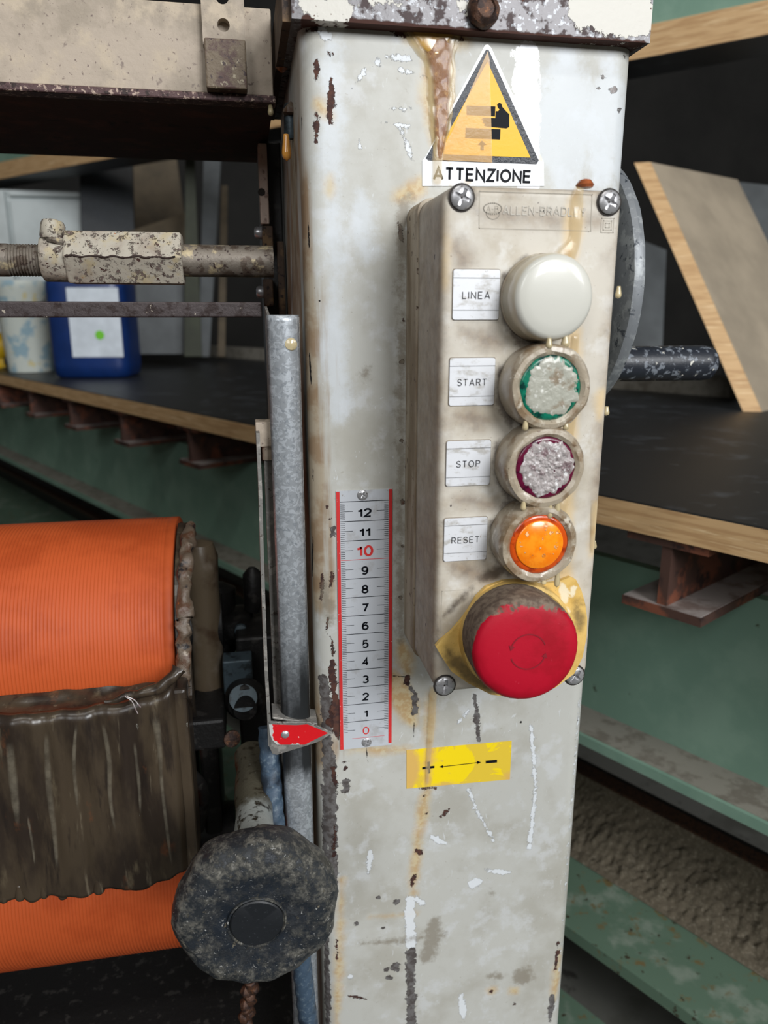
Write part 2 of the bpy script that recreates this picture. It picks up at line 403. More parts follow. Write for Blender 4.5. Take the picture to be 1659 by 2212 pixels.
M['boxside'] = mat('box_plastic_base', (176, 164, 145), 0.55, layers=[dict(col=(128, 110, 88), s=60, st=(1, 1, 0.2), lo=0.45, hi=0.65), dict(col=(84, 66, 52), s=260, lo=0.6, hi=0.7)], bump=0.12)
M['emboss'] = mat('box_plastic_raised', (190, 184, 172), 0.5, var=0.06, bump=0.05)
M['groove'] = mat('dirty_groove', (132, 122, 108), 0.8)
M['grooveshade'] = mat('faint_groove_shade', (176, 169, 156), 0.7)
M['seam'] = mat('dark_seam', (44, 38, 34), 0.8)
M['chrome'] = mat('screw_steel', (176, 176, 178), 0.3, 0.55, layers=[dict(col=(96, 90, 84), s=600, lo=0.56, hi=0.7, rough=0.6)], bump=0.06, bscale=900)
M['boltrust'] = mat('rusty_bolt', (84, 58, 44), 0.5, 0.4, layers=[dict(col=(52, 38, 34), s=300, lo=0.45, hi=0.6), dict(col=(122, 80, 52), s=420, lo=0.6, hi=0.66)], bump=0.5, bscale=500)
M['plate'] = mat('label_plate_silver', (222, 224, 228), 0.34, 0.12, spec=0.4, layers=[dict(col=(188, 186, 182), s=130, st=(1, 1, 2), lo=0.5, hi=0.68), dict(col=(160, 150, 136), s=600, lo=0.66, hi=0.74)], bump=0.03)
M['ink'] = mat('black_ink', (14, 17, 24), 0.6, spec=0.15)
M['inkgrey'] = mat('thin_black_print', (52, 52, 54), 0.5)
M['redink'] = mat('red_print', (206, 52, 52), 0.4, layers=[dict(col=(226, 180, 176), s=700, lo=0.66, hi=0.7)])
M['rulerw'] = mat('ruler_white', (190, 194, 200), 0.34, 0.05, spec=0.4, layers=[dict(col=(174, 175, 177), s=90, lo=0.55, hi=0.7), dict(col=(140, 130, 118), s=620, lo=0.69, hi=0.74)], bump=0.02)
M['boot'] = mat('silicone_boot', (162, 150, 131), 0.3, layers=[dict(col=(130, 110, 86), s=130, lo=0.48, hi=0.64), dict(col=(200, 192, 176), s=210, lo=0.58, hi=0.68), dict(col=(104, 84, 66), s=420, lo=0.64, hi=0.72)], bump=0.25, bscale=420, coat=0.35)
M['bootw'] = mat('white_lens', (200, 199, 190), 0.32, layers=[dict(col=(196, 186, 164), attr='dirt', s=140, amp=1.6, w=2.0)], bump=0.02, sss=0.0, coat=0.3)
M['green'] = mat('green_lens', (20, 112, 88), 0.2, layers=[dict(col=(8, 52, 46), s=240, lo=0.45, hi=0.6)], bump=0.1)
M['purple'] = mat('dark_red_lens', (92, 18, 48), 0.18, layers=[dict(col=(58, 12, 34), s=240, lo=0.5, hi=0.6)], bump=0.08)
M['orange'] = mat('amber_lens', (246, 128, 12), 0.2, layers=[dict(col=(255, 150, 30), s=160, lo=0.4, hi=0.6), dict(col=(248, 190, 136), s=380, lo=0.61, hi=0.64, h=0.4)], coat=0.3)
M['amberrim'] = mat('amber_lens_rim', (196, 76, 20), 0.22, layers=[dict(col=(150, 50, 14), s=260, lo=0.5, hi=0.62)], coat=0.3)
M['crustg'] = mat('grey_resin_crust', (164, 164, 152), 0.3, layers=[dict(col=(134, 120, 100), s=110, lo=0.48, hi=0.62), dict(col=(36, 116, 92), s=140, lo=0.6, hi=0.65), dict(col=(196, 196, 188), s=300, lo=0.6, hi=0.68)], bump=0.25, bscale=420, coat=0.3)
M['crustw'] = mat('white_resin_crust', (184, 176, 174), 0.28, layers=[dict(col=(124, 98, 102), s=220, lo=0.5, hi=0.64, det=9, nr=0.75), dict(col=(240, 238, 238), s=520, lo=0.58, hi=0.64)], bump=1.4, bscale=620, coat=0.4)
M['yellowp'] = mat('yellow_plastic', (222, 186, 108), 0.5, layers=[
    dict(col=(206, 168, 88), s=70, lo=0.48, hi=0.66), dict(col=(86, 70, 46), col2=(60, 52, 42), attr='grime', s=160, amp=4.0, w=2.4, rough=0.7, det=8, amt=0.8),
    dict(col=(232, 220, 190), attr='white', s=200, amp=1.6, w=0.5), dict(col=(120, 96, 56), s=420, lo=0.66, hi=0.74)], bump=0.12)
M['redp'] = mat('red_plastic', (172, 12, 38), 0.5, spec=0.25, layers=[
    dict(col=(154, 9, 30), s=50, lo=0.45, hi=0.65), dict(col=(206, 80, 100), s=260, lo=0.67, hi=0.72, amt=0.5),
    dict(col=(122, 108, 94), col2=(92, 78, 68), attr='grime', s=170, amp=6.0, w=0.6, rough=0.75, det=9, nr=0.7)], bump=0.06, bscale=400)
M['redd'] = mat('dark_red_mark', (128, 14, 30), 0.5)
M['resin'] = mat('set_amber_resin', (200, 156, 78), 0.16, layers=[dict(col=(176, 118, 58), s=90, st=(1, 1, 0.4), lo=0.5, hi=0.64), dict(col=(216, 192, 122), s=120, lo=0.58, hi=0.7)], bump=0.1, bscale=260, fade=(0.25, 0.85, 0.6), coat=0.4)
M['resinrim'] = mat('pale_resin', (196, 172, 120), 0.14, var=0.08, bump=0.05, fade=(0.30, 0.5, 0.3), coat=0.5)
M['resinred'] = mat('rusty_resin', (142, 92, 46), 0.22, layers=[dict(col=(178, 132, 78), s=300, lo=0.5, hi=0.64), dict(col=(128, 76, 40), s=160, lo=0.5, hi=0.66)], bump=0.6, bscale=420, fade=(0.0, 0.8, 0.8), coat=0.3)
M['resinpale'] = mat('clear_resin_run', (212, 190, 146), 0.16, layers=[dict(col=(196, 160, 104), s=120, lo=0.5, hi=0.66)], bump=0.1, fade=(0.12, 0.42, 0.6), coat=0.4)
M['resindrop'] = mat('hanging_resin_drop', (206, 190, 150), 0.12, var=0.1, alpha=0.75, coat=0.5)
M['resinlump'] = mat('rust_brown_resin_lump', (150, 82, 46), 0.2, var=0.15, vscale=200, coat=0.4)
M['signw'] = mat('sticker_white', (226, 230, 234), 0.22, layers=[dict(col=(204, 196, 182), s=120, lo=0.56, hi=0.68)], bump=0.03, coat=0.3)
M['signk'] = mat('sticker_black', (34, 38, 46), 0.22, layers=[dict(col=(110, 116, 126), s=420, lo=0.62, hi=0.66)], bump=0.3, bscale=420, spec=0.3)
M['signy'] = mat('sticker_yellow', (232, 178, 4), 0.35, spec=0.25, layers=[dict(col=(222, 170, 10), s=60, lo=0.5, hi=0.65)], bump=0.05)
M['tape'] = mat('aged_clear_tape', (244, 192, 112), 0.2, bump=0.12, bscale=200, alpha=0.42, spec=0.4)
M['stk'] = mat('yellow_sticker', (226, 194, 60), 0.4, layers=[dict(col=(246, 216, 22), s=42, lo=0.47, hi=0.5, dist=1.5), dict(col=(216, 176, 96), attr='worn', s=120, amp=4, w=2.5)], bump=0.04)
M['galv'] = mat('galvanised_steel', (158, 163, 168), 0.34, 0.45, layers=[
    dict(col=(184, 190, 196), s=300, lo=0.46, hi=0.56, dist=1.2), dict(col=(144, 150, 156), s=420, lo=0.54, hi=0.64),
    dict(col=(34, 36, 38), attr='grease', s=60, st=(1, 1, 0.3), amp=7, w=7, metal=0.2, rough=0.5)], bump=0.06)
M['galvdull'] = mat('dull_zinc_strip', (128, 126, 122), 0.5, 0.4, layers=[dict(col=(160, 156, 150), s=200, lo=0.5, hi=0.62), dict(col=(80, 72, 66), s=420, lo=0.58, hi=0.68)], bump=0.2)
M['pred'] = mat('pointer_red', (206, 22, 30), 0.4, layers=[dict(col=(226, 170, 166), s=420, lo=0.66, hi=0.69), dict(col=(190, 190, 186), attr='worn', s=420, amp=1.6, w=0.15)], bump=0.05)
M['beam'] = mat('beige_beam_paint', (172, 158, 142), 0.6, layers=[
    dict(col=(150, 138, 122), s=34, lo=0.45, hi=0.62), dict(col=(182, 167, 146), s=60, lo=0.52, hi=0.68), dict(col=(96, 80, 76), s=170, lo=0.64, hi=0.74, amt=0.7),
    dict(col=(92, 74, 70), s=520, lo=0.62, hi=0.7, amt=0.8)], bump=0.2)
M['beamrust'] = mat('dark_rust_steel', (50, 36, 31), 0.75, 0.15, layers=[dict(col=(74, 50, 40), s=60, lo=0.5, hi=0.7), dict(col=(22, 17, 15), s=90, lo=0.6, hi=0.68)], bump=0.3)
M['lip'] = mat('rusty_lip', (82, 60, 60), 0.55, 0.3, layers=[dict(col=(170, 150, 136), s=500, lo=0.56, hi=0.62), dict(col=(46, 32, 30), s=300, lo=0.52, hi=0.62)], bump=0.4)
M['rod'] = mat('worn_steel_rod', (122, 114, 104), 0.5, 0.4, layers=[dict(col=(88, 76, 66), s=160, lo=0.48, hi=0.6), dict(col=(174, 160, 130), s=120, lo=0.56, hi=0.66), dict(col=(58, 44, 42), s=420, lo=0.6, hi=0.66)], bump=0.25)
M['coupling'] = mat('flaked_white_paint', (168, 161, 147), 0.55, layers=[dict(col=(170, 157, 128), s=90, lo=0.52, hi=0.64), dict(col=(128, 112, 100), s=60, lo=0.5, hi=0.7, amt=0.6), dict(col=(118, 100, 94), s=240, lo=0.54, hi=0.62, h=-0.4, det=9, nr=0.75), dict(col=(76, 52, 46), s=330, lo=0.63, hi=0.67, h=-0.5), dict(col=(150, 92, 50), s=420, lo=0.68, hi=0.72)], bump=0.25)
M['thinrod'] = mat('dark_rust_bar', (66, 58, 58), 0.5, 0.4, layers=[dict(col=(44, 32, 30), s=160, lo=0.48, hi=0.6), dict(col=(170, 160, 146), s=260, lo=0.68, hi=0.71)], bump=0.3)
M['rubber'] = mat('orange_rubber', (184, 82, 38), 0.55, layers=[dict(col=(170, 72, 31), s=24, lo=0.45, hi=0.65), dict(col=(132, 56, 28), s=600, lo=0.74, hi=0.78)], bump=0.04, spec=0.3)
M['goo'] = mat('brown_set_glue', (66, 56, 44), 0.3, layers=[
    dict(col=(44, 36, 30), s=45, st=(1, 1, 0.3), lo=0.42, hi=0.62), dict(col=(98, 88, 70), s=70, st=(1, 1, 0.3), lo=0.6, hi=0.76),
    dict(col=(118, 108, 90), s=150, st=(1, 1, 0.12), lo=0.6, hi=0.72, amt=0.7, det=8), dict(col=(34, 28, 25), s=120, st=(1, 1, 0.15), lo=0.56, hi=0.68, amt=0.8), dict(col=(112, 66, 38), s=60, st=(1, 1, 0.5), lo=0.62, hi=0.74, amt=0.7), dict(col=(168, 168, 158), s=200, st=(1, 1, 0.25), lo=0.73, hi=0.77, amt=0.7)], bump=0.2, bscale=90, bst=(1, 1, 0.3))
M['gluerun'] = mat('pale_glue_run', (118, 112, 98), 0.3, var=0.25, vscale=120, fade=(0.0, 0.34, 1.0))
M['goolight'] = mat('pale_glue_lump', (98, 85, 72), 0.35, layers=[dict(col=(84, 58, 42), s=120, lo=0.46, hi=0.62), dict(col=(158, 146, 132), s=170, lo=0.58, hi=0.72), dict(col=(34, 30, 32), s=110, lo=0.58, hi=0.68), dict(col=(150, 84, 44), s=200, lo=0.68, hi=0.74)], bump=0.5)
M['goosmooth'] = mat('smooth_brown_glue', (92, 80, 64), 0.35, layers=[dict(col=(126, 116, 104), s=26, lo=0.5, hi=0.7), dict(col=(64, 48, 34), s=40, lo=0.52, hi=0.7)], bump=0.2)
M['knob'] = mat('glue_crusted_black_plastic', (36, 40, 44), 0.45, layers=[
    dict(col=(110, 108, 100), s=170, lo=0.45, hi=0.62, h=0.2, det=10, nr=0.78), dict(col=(24, 31, 40), attr='inner', s=150, amp=16, w=4, amt=0.9, det=10, nr=0.75), dict(col=(128, 122, 106), s=230, lo=0.60, hi=0.68, h=0.3, det=9, nr=0.72), dict(col=(176, 176, 172), s=330, dist=3.0, lo=0.65, hi=0.68)], bump=0.4, bscale=330)
M['knobc'] = mat('black_knob_insert', (22, 25, 29), 0.5, layers=[dict(col=(46, 50, 54), s=600, lo=0.6, hi=0.7)], bump=0.1)
M['shaft'] = mat('glue_coated_shaft', (78, 74, 62), 0.3, layers=[dict(col=(150, 154, 150), attr='clean', s=200, amp=2, w=1.5), dict(col=(48, 42, 32), s=160, lo=0.52, hi=0.64), dict(col=(176, 176, 168), s=420, lo=0.68, hi=0.72)], bump=0.3)
M['rope'] = mat('blue_grey_cable', (58, 76, 94), 0.55, layers=[dict(col=(92, 108, 120), s=500, lo=0.52, hi=0.68), dict(col=(34, 44, 56), s=60, lo=0.52, hi=0.66)], bump=0.3)
M['black'] = mat('black_greasy_iron', (26, 25, 25), 0.45, 0.2, layers=[dict(col=(52, 50, 48), s=120, lo=0.56, hi=0.66), dict(col=(100, 96, 90), s=420, lo=0.72, hi=0.75)], bump=0.4)
M['bluegrey'] = mat('blue_grey_iron', (70, 84, 92), 0.45, 0.3, layers=[dict(col=(40, 46, 50), s=120, lo=0.5, hi=0.62)], bump=0.2)
M['disc'] = mat('grey_handwheel', (122, 126, 130), 0.45, 0.2, layers=[dict(col=(150, 154, 156), s=120, lo=0.5, hi=0.62), dict(col=(60, 66, 74), s=200, lo=0.58, hi=0.68)], bump=0.1)
M['grip'] = mat('paint_splashed_black_grip', (34, 38, 46), 0.4, layers=[dict(col=(112, 118, 126), s=240, lo=0.53, hi=0.62), dict(col=(210, 208, 198), s=170, lo=0.63, hi=0.67)], bump=0.15)
M['ply'] = mat('plywood_edge', (206, 170, 124), 0.6, layers=[dict(col=(186, 148, 104), s=40, st=(0.4, 0.4, 6), lo=0.45, hi=0.6), dict(col=(224, 194, 150), s=60, st=(0.3, 0.3, 5), lo=0.55, hi=0.68)], bump=0.1)
M['film'] = mat('black_film_plywood', (34, 35, 36), 0.45, layers=[dict(col=(62, 66, 70), s=22, st=(1, 1, 1), lo=0.56, hi=0.7), dict(col=(96, 98, 98), s=30, dist=2, lo=0.66, hi=0.74, amt=0.7)], bump=0.05)
M['joist'] = mat('red_brown_joist', (78, 54, 46), 0.65, 0.1, layers=[dict(col=(126, 74, 54), s=26, st=(1, 1, 1), lo=0.5, hi=0.6), dict(col=(52, 36, 34), s=60, lo=0.5, hi=0.65)], bump=0.1)
M['joistdust'] = mat('dusty_flange', (150, 142, 138), 0.7, layers=[dict(col=(112, 98, 92), s=40, lo=0.45, hi=0.65)])
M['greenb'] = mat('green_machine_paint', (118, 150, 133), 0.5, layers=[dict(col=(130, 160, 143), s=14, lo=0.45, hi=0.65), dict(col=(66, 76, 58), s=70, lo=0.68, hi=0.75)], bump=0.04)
M['dust'] = mat('grey_dust', (136, 132, 122), 0.85, layers=[dict(col=(112, 106, 96), s=60, lo=0.45, hi=0.65)])
M['rail'] = mat('rust_spotted_green_rail', (92, 116, 98), 0.65, layers=[dict(col=(126, 140, 126), s=22, lo=0.52, hi=0.66), dict(col=(110, 96, 62), s=60, lo=0.56, hi=0.68), dict(col=(56, 44, 28), s=110, lo=0.64, hi=0.7)], bump=0.1)
M['stony'] = mat('debris_crusted_rail', (96, 87, 72), 0.9, layers=[dict(col=(136, 128, 112), s=300, lo=0.5, hi=0.66, det=9, nr=0.75), dict(col=(66, 58, 46), s=60, lo=0.5, hi=0.7, det=9, nr=0.75)], bump=0.8, bscale=220)
M['concrete'] = mat('dark_concrete', (82, 82, 77), 0.85, layers=[dict(col=(66, 66, 60), s=10, lo=0.45, hi=0.65), dict(col=(46, 44, 40), s=30, lo=0.6, hi=0.7)], bump=0.1)
M['wall'] = mat('dark_back_wall', (36, 35, 33), 0.85, var=0.15, vscale=3)
M['wallw'] = mat('workshop_wall', (132, 128, 120), 0.85, var=0.08, vscale=2)
M['ceil'] = mat('ceiling_paint', (96, 94, 90), 0.9, var=0.05, vscale=2)
M['cabinet'] = mat('white_cabinet', (196, 204, 204), 0.5, var=0.05, vscale=8)
M['panelk'] = mat('dark_blue_panel', (30, 36, 42), 0.4, var=0.1)
M['panelb'] = mat('brown_fibre_panel', (88, 77, 60), 0.7, var=0.12, vscale=14)
M['panelg'] = mat('olive_board', (50, 54, 40), 0.7, var=0.12, vscale=14)
M['panelgr'] = mat('grey_board', (88, 92, 94), 0.6, var=0.08, vscale=14)
M['leanface'] = mat('grey_beige_panel', (156, 144, 126), 0.5, var=0.07, vscale=10)
M['blueplastic'] = mat('blue_canister', (15, 44, 98), 0.35, var=0.08, vscale=20)
M['paper'] = mat('canister_label', (204, 212, 220), 0.6, var=0.04, vscale=30)
M['greendot'] = mat('green_sticker', (112, 196, 48), 0.5)
M['bucket'] = mat('splashed_white_bucket', (206, 212, 204), 0.5, layers=[dict(col=(150, 178, 190), s=24, lo=0.5, hi=0.58), dict(col=(212, 200, 150), s=34, lo=0.58, hi=0.66)])
M['yellowtool'] = mat('yellow_tool', (226, 184, 30), 0.45, var=0.08)
M['darkgrey'] = mat('dark_rubber', (40, 42, 44), 0.6, var=0.1)
M['frame'] = mat('window_frame', (200, 200, 196), 0.5)

# ------------------------------------------------------------------ the room
def struct(o): o['kind'] = 'structure'; return o
struct(box('floor', -3.6, 3.6, -2.6, 4.2, -0.95, -0.85, M['concrete']))
struct(box('ceiling', -3.6, 3.6, -2.6, 4.2, 2.6, 2.7, M['ceil']))
struct(box('wall_back', -3.6, 3.6, 4.2, 4.3, -0.85, 2.6, M['wall']))
struct(box('wall_left', -3.7, -3.6, -2.6, 4.2, -0.85, 2.6, M['wallw']))
struct(box('wall_right', 3.6, 3.7, -2.6, 4.2, -0.85, 2.6, M['wallw']))
wf = struct(box('wall_front', -3.6, 3.6, -2.62, -2.52, -0.85, 2.6, M['wallw']))
for i, (c, w, h, p, d) in enumerate(WINDOWS):
    x, y, z = c; yf = -2.5
    v = rounded_rect(x-w/2-0.06, x+w/2+0.06, z-h/2-0.06, z+h/2+0.06, 0.005, 1)
    vi = rounded_rect(x-w/2, x+w/2, z-h/2, z+h/2, 0.005, 1); n = len(v)
    vs = [(a, yf-0.02, b) for a, b in v]+[(a, yf-0.02, b) for a, b in vi]+[(a, yf+0.03, b) for a, b in v]+[(a, yf+0.03, b) for a, b in vi]
    fs = []
    for k in range(n):
        q = (k+1) % n
        fs += [(k, q, n+q, n+k), (2*n+k, 3*n+k, 3*n+q, 2*n+q), (k, 2*n+k, 2*n+q, q), (n+k, n+q, 3*n+q, 3*n+k)]
    struct(obj('window_%d' % (i+1), vs, fs, M['frame']))

for i, (c, p) in enumerate(TUBES):
    lamp = thing('tube_lamp', (c[0], c[1], c[2]), ['ceiling tube lamp fixture above the machine', 'ceiling tube lamp fixture above the bench'][i], 'lamp')
    box('housing', c[0]-0.7, c[0]+0.7, c[1]-0.09, c[1]+0.09, c[2]+0.05, 2.6, M['frame'], lamp, bevel=0.004)
    tl = bpy.data.lights.new('tube_light', 'AREA'); tl.shape = 'RECTANGLE'; tl.size = 1.3; tl.size_y = 0.12; tl.energy = p; tl.color = (1.0, 0.97, 0.92)
    ol = bpy.data.objects.new('tube_light', tl); COL.objects.link(ol); ol.location = (c[0], c[1], c[2]+0.04)

# ------------------------------------------------------------------ machine column
X0, X1, YB, RC = -0.026, 0.126, 0.15, 0.009
ZT, ZL, ZBOT = 0.346, -0.205, -0.85
col_root = thing('machine_column', (0.05, 0.075, ZBOT), 'tall grey-white painted machine column with rust chips carrying the control box', 'column')
def colhit(px, py):
    p = at(px, py, 0.0)
    if p.x > X0+RC: return p
    q = atx(px, py, X0)
    d = ray(px, py)   # rounded corner
    cx_, cy_ = X0+RC, RC
    a = d.x*d.x+d.y*d.y; ox, oy = CAM.x-cx_, CAM.y-cy_; b = ox*d.x+oy*d.y; c = ox*ox+oy*oy-RC*RC
    disc = b*b-a*c
    if disc > 0:
        t = (-b-math.sqrt(disc))/a; h = CAM+d*t
        if h.x <= cx_ and h.y <= cy_: return h
    return q
def S(lst, scale=0.25, hit=colhit):
    return [([hit(x, y) for x, y in pts], r*scale*0.001) for pts, r in lst]
prof = []
n_side = 64
for i in range(n_side): prof.append((X0, YB-(YB-RC)*i/n_side))
for k in range(18):
    t = math.radians(180+90*k/18); prof.append((X0+RC+RC*math.cos(t), RC+RC*math.sin(t)))
nf = 176
for i in range(nf): prof.append((X0+RC+(X1-X0-2*RC)*i/nf, 0.0))
for k in range(14):
    t = math.radians(270+90*k/14); prof.append((X1-RC+RC*math.cos(t), RC+RC*math.sin(t)))
for i in range(9): prof.append((X1, RC+(YB-RC)*i/8))
prof.append((X0, YB))
prof = np.array(prof); zs = np.concatenate([np.linspace(ZT, ZL, 690), np.linspace(ZL, ZBOT, 12)[1:]])
nu, nv = len(prof), len(zs)
co = np.zeros((nv, nu, 3)); co[:, :, 0] = prof[None, :, 0]; co[:, :, 1] = prof[None, :, 1]; co[:, :, 2] = zs[:, None]
co = co.reshape(-1, 3)
jj, ii = np.meshgrid(np.arange(nv-1), np.arange(nu-1), indexing='ij'); a0 = (jj*nu+ii).ravel()
quads = np.stack([a0, a0+nu, a0+nu+1, a0+1], -1)
me = bpy.data.meshes.new('column_body')
me.vertices.add(len(co)); me.vertices.foreach_set('co', co.ravel().astype(np.float32))
me.loops.add(quads.size); me.loops.foreach_set('vertex_index', quads.ravel().astype(np.int32))
me.polygons.add(len(quads)); me.polygons.foreach_set('loop_start', np.arange(0, quads.size, 4, dtype=np.int32))
me.update(calc_edges=True); me.validate()
rust = S([([(684, 130), (682, 168)], 5), ([(716, 172), (713, 262)], 6), ([(684, 240), (684, 308)], 4.5), ([(713, 118)], 4), ([(719, 210), (714, 240)], 6),
    ([(845, 66), (885, 78)], 4), ([(860, 72)], 6), ([(665, 62), (690, 66)], 4), ([(870, 72), (1000, 84)], 4), ([(1340, 97), (1374, 101)], 3), ([(1350, 118)], 3),
    ([(697, 1242), (694, 1295)], 2.5), ([(716, 1238), (714, 1266)], 5), ([(708, 1335), (706, 1370)], 2), ([(717, 1378), (720, 1420)], 3), ([(716, 1425), (722, 1500)], 7), ([(722, 1500), (729, 1590)], 12), ([(712, 1560), (727, 1570)], 10),
    ([(872, 692)], 4), ([(868, 780)], 3), ([(872, 1085)], 4), ([(867, 1180)], 3), ([(868, 950)], 3), ([(880, 1462), (878, 1476)], 6), ([(866, 1290)], 4), ([(862, 480), (868, 520)], 3),
    ([(900, 1838), (908, 1842)], 5), ([(893, 1890), (889, 1915)], 5), ([(968, 1748), (950, 1766)], 4), ([(918, 1720)], 2.5), ([(919, 1758)], 3), ([(902, 1703), (940, 1703)], 2),
    ([(1206, 2035), (1200, 2100)], 4), ([(1208, 2060)], 6), ([(748, 1660)], 4), ([(742, 1645)], 3), ([(752, 2150), (790, 2158)], 2), ([(720, 1660), (726, 1700)], 4), ([(724, 1780), (722, 1850)], 4), ([(726, 2030), (728, 2070)], 2.5),
    ([(1062, 2140)], 4), ([(1110, 2170)], 3), ([(712, 1120), (708, 1126)], 2), ([(704, 1096)], 2), ([(648, 1190)], 3)])
bare = S([([(882, 1480), (897, 1500), (894, 1540)], 5), ([(1027, 1500), (1028, 1530)], 5), ([(1028, 1530), (1035, 1600)], 5.5), ([(887, 2055), (888, 2130), (889, 2230)], 11),
    ([(748, 1688), (746, 1705)], 7), ([(857, 1948)], 8), ([(816, 1938)], 5), ([(1193, 2150), (1186, 2212)], 9), ([(1247, 1636)], 5), ([(1252, 1560)], 4), ([(1250, 1600)], 4), ([(1243, 1680)], 3),
    ([(698, 1470), (703, 1520), (708, 1640)], 12), ([(710, 1640), (712, 1730), (714, 1812)], 15), ([(716, 1812), (718, 1860), (716, 1930)], 11), ([(700, 1700), (704, 1900), (706, 2100), (708, 2230)], 8), ([(722, 1140), (720, 1155)], 6), ([(708, 2080), (712, 2212)], 5), ([(833, 2095)], 8), ([(854, 2090)], 12), ([(840, 2112)], 6), ([(1302, 165)], 4), ([(1325, 195)], 5), ([(1290, 190)], 3), ([(1343, 238)], 3), ([(770, 1995)], 4), ([(828, 2003)], 4)])
white = S([([(886, 1945), (886, 1990), (887, 2040)], 12), ([(900, 1942), (912, 1950)], 7), ([(1146, 1570), (1152, 1620), (1157, 1700), (1150, 1770), (1144, 1830)], 4.5), ([(932, 1808), (962, 1822)], 6), ([(1012, 1705), (1025, 1740), (1065, 1815)], 4), ([(1022, 1908), (1032, 1905)], 12), ([(995, 2150), (1003, 2200)], 9), ([(800, 1840), (795, 1885)], 7), ([(1050, 1880), (1100, 1885)], 6), ([(758, 2110)], 8), ([(1110, 2200)], 8),
    ([(1262, 1500), (1254, 1600), (1244, 1740)], 9), ([(1240, 1740), (1228, 1900), (1214, 2100)], 6), ([(990, 1560), (1015, 1530)], 3), ([(690, 60), (704, 78)], 7), ([(835, 122), (885, 128)], 4), ([(866, 280), (890, 345)], 4), ([(760, 190), (790, 150)], 2), ([(840, 235), (890, 235)], 1.2), ([(826, 265), (885, 273)], 1.2), ([(860, 150), (925, 165)], 1.2), ([(818, 135)], 5), ([(775, 300), (780, 340)], 1)])
wglare = S([([(1230, 130), (1210, 380)], 60), ([(1320, 150), (1300, 380)], 45), ([(714, 100), (716, 330), (722, 620), (728, 900)], 18), ([(1350, 200), (1340, 420)], 30), ([(780, 420), (790, 560)], 22)])  # soft white strokes paint glare at the upper right and along the left corner
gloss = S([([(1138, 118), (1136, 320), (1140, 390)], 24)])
och = S([([(885, 75), (1000, 84)], 22), ([(940, 80), (950, 300)], 30), ([(905, 1780), (893, 1930)], 11), ([(925, 1690), (905, 1800)], 12), ([(930, 1500), (925, 1620)], 10), ([(870, 420), (905, 405)], 14), ([(868, 1390), (880, 1450)], 18), ([(738, 1900), (728, 2212)], 8), ([(715, 380), (712, 420)], 6), ([(1212, 2060), (1196, 2160)], 10), ([(850, 1460), (890, 1560)], 26), ([(684, 220), (716, 250)], 9), ([(800, 1980), (900, 1975)], 3), ([(1110, 2140)], 10), ([(1062, 2140)], 9), ([(760, 1620), (880, 1620)], 8)])
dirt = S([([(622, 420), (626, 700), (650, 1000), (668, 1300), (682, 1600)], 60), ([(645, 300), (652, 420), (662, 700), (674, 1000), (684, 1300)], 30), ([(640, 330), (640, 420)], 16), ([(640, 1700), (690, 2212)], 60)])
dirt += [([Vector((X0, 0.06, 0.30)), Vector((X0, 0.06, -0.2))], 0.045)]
grime = S([([(868, 440), (868, 700), (866, 1000), (864, 1380)], 7), ([(938, 2000), (934, 2030), (926, 2064)], 19), ([(1130, 2110)], 26), ([(780, 2040), (960, 2020)], 4), ([(1060, 1930)], 5), ([(1062, 2110), (1090, 2110)], 8), ([(790, 810)], 9), ([(880, 430), (862, 520)], 12), ([(700, 1250), (712, 1350)], 9)])
slit = S([([(676, 1160), (675, 1245)], 3), ([(668, 760), (672, 830)], 2.2), ([(666, 480), (668, 540)], 1.6), ([(640, 200), (638, 250)], 2), ([(652, 240), (652, 280)], 1.5), ([(676, 1010), (676, 1050)], 1.6), ([(690, 650)], 2), ([(1362, 300), (1356, 440)], 1.0), ([(848, 1460), (876, 1462)], 1.2), ([(1125, 1560)], 3), ([(790, 1606), (795, 1650)], 1), ([(895, 1560), (892, 1600)], 1)])
for nm, st in (('rust', rust), ('bare', bare), ('white', white), ('white_glare', wglare), ('gloss', gloss), ('ochre', och), ('dirt', dirt), ('grime', grime), ('slit', slit)):
    set_attr(me, nm, field(co, st))
fin('column_body', me, M['paint'], col_root, smooth=True)
box('column_inner', X0+0.003, X1-0.003, 0.004, YB-0.002, ZBOT, ZT-0.004, M['rusty_side'], col_root)

# cap
def grid_box(name, x0, x1, y0, y1, z0, z1, step, m, parent, strokes):
    """box with a fine grid on its front face so that wear can follow fields"""
    nx = max(2, int((x1-x0)/step)); nz = max(2, int((z1-z0)/step))
    v = [(x0+(x1-x0)*i/(nx-1), y0, z0+(z1-z0)*j/(nz-1)) for j in range(nz) for i in range(nx)]
    f = [q[::-1] for q in grid_faces(nx, nz)]; f = [q[::-1] for q in f]
    ring = [i for i in range(nx)]+[j*nx+nx-1 for j in range(1, nz)]+[(nz-1)*nx+i for i in range(nx-2, -1, -1)]+[j*nx for j in range(nz-2, 0, -1)]
    b = len(v); v += [(v[i][0], y1, v[i][2]) for i in ring]; k = len(ring)
    f += [(ring[i], b+i, b+(i+1) % k, ring[(i+1) % k]) for i in range(k)]+[tuple(range(b, b+k))]
    me = bpy.data.meshes.new(name); me.from_pydata(v, [], f); me.update()
    bm = bmesh.new(); bm.from_mesh(me); bmesh.ops.recalc_face_normals(bm, faces=bm.faces); bm.to_mesh(me); bm.free()
    c = np.array(v)
    for nm, st in strokes.items(): set_attr(me, nm, field(c, st))
    return fin(name, me, m, parent)
CY = -0.007
def caphit(px, py): return at(px, py, CY)
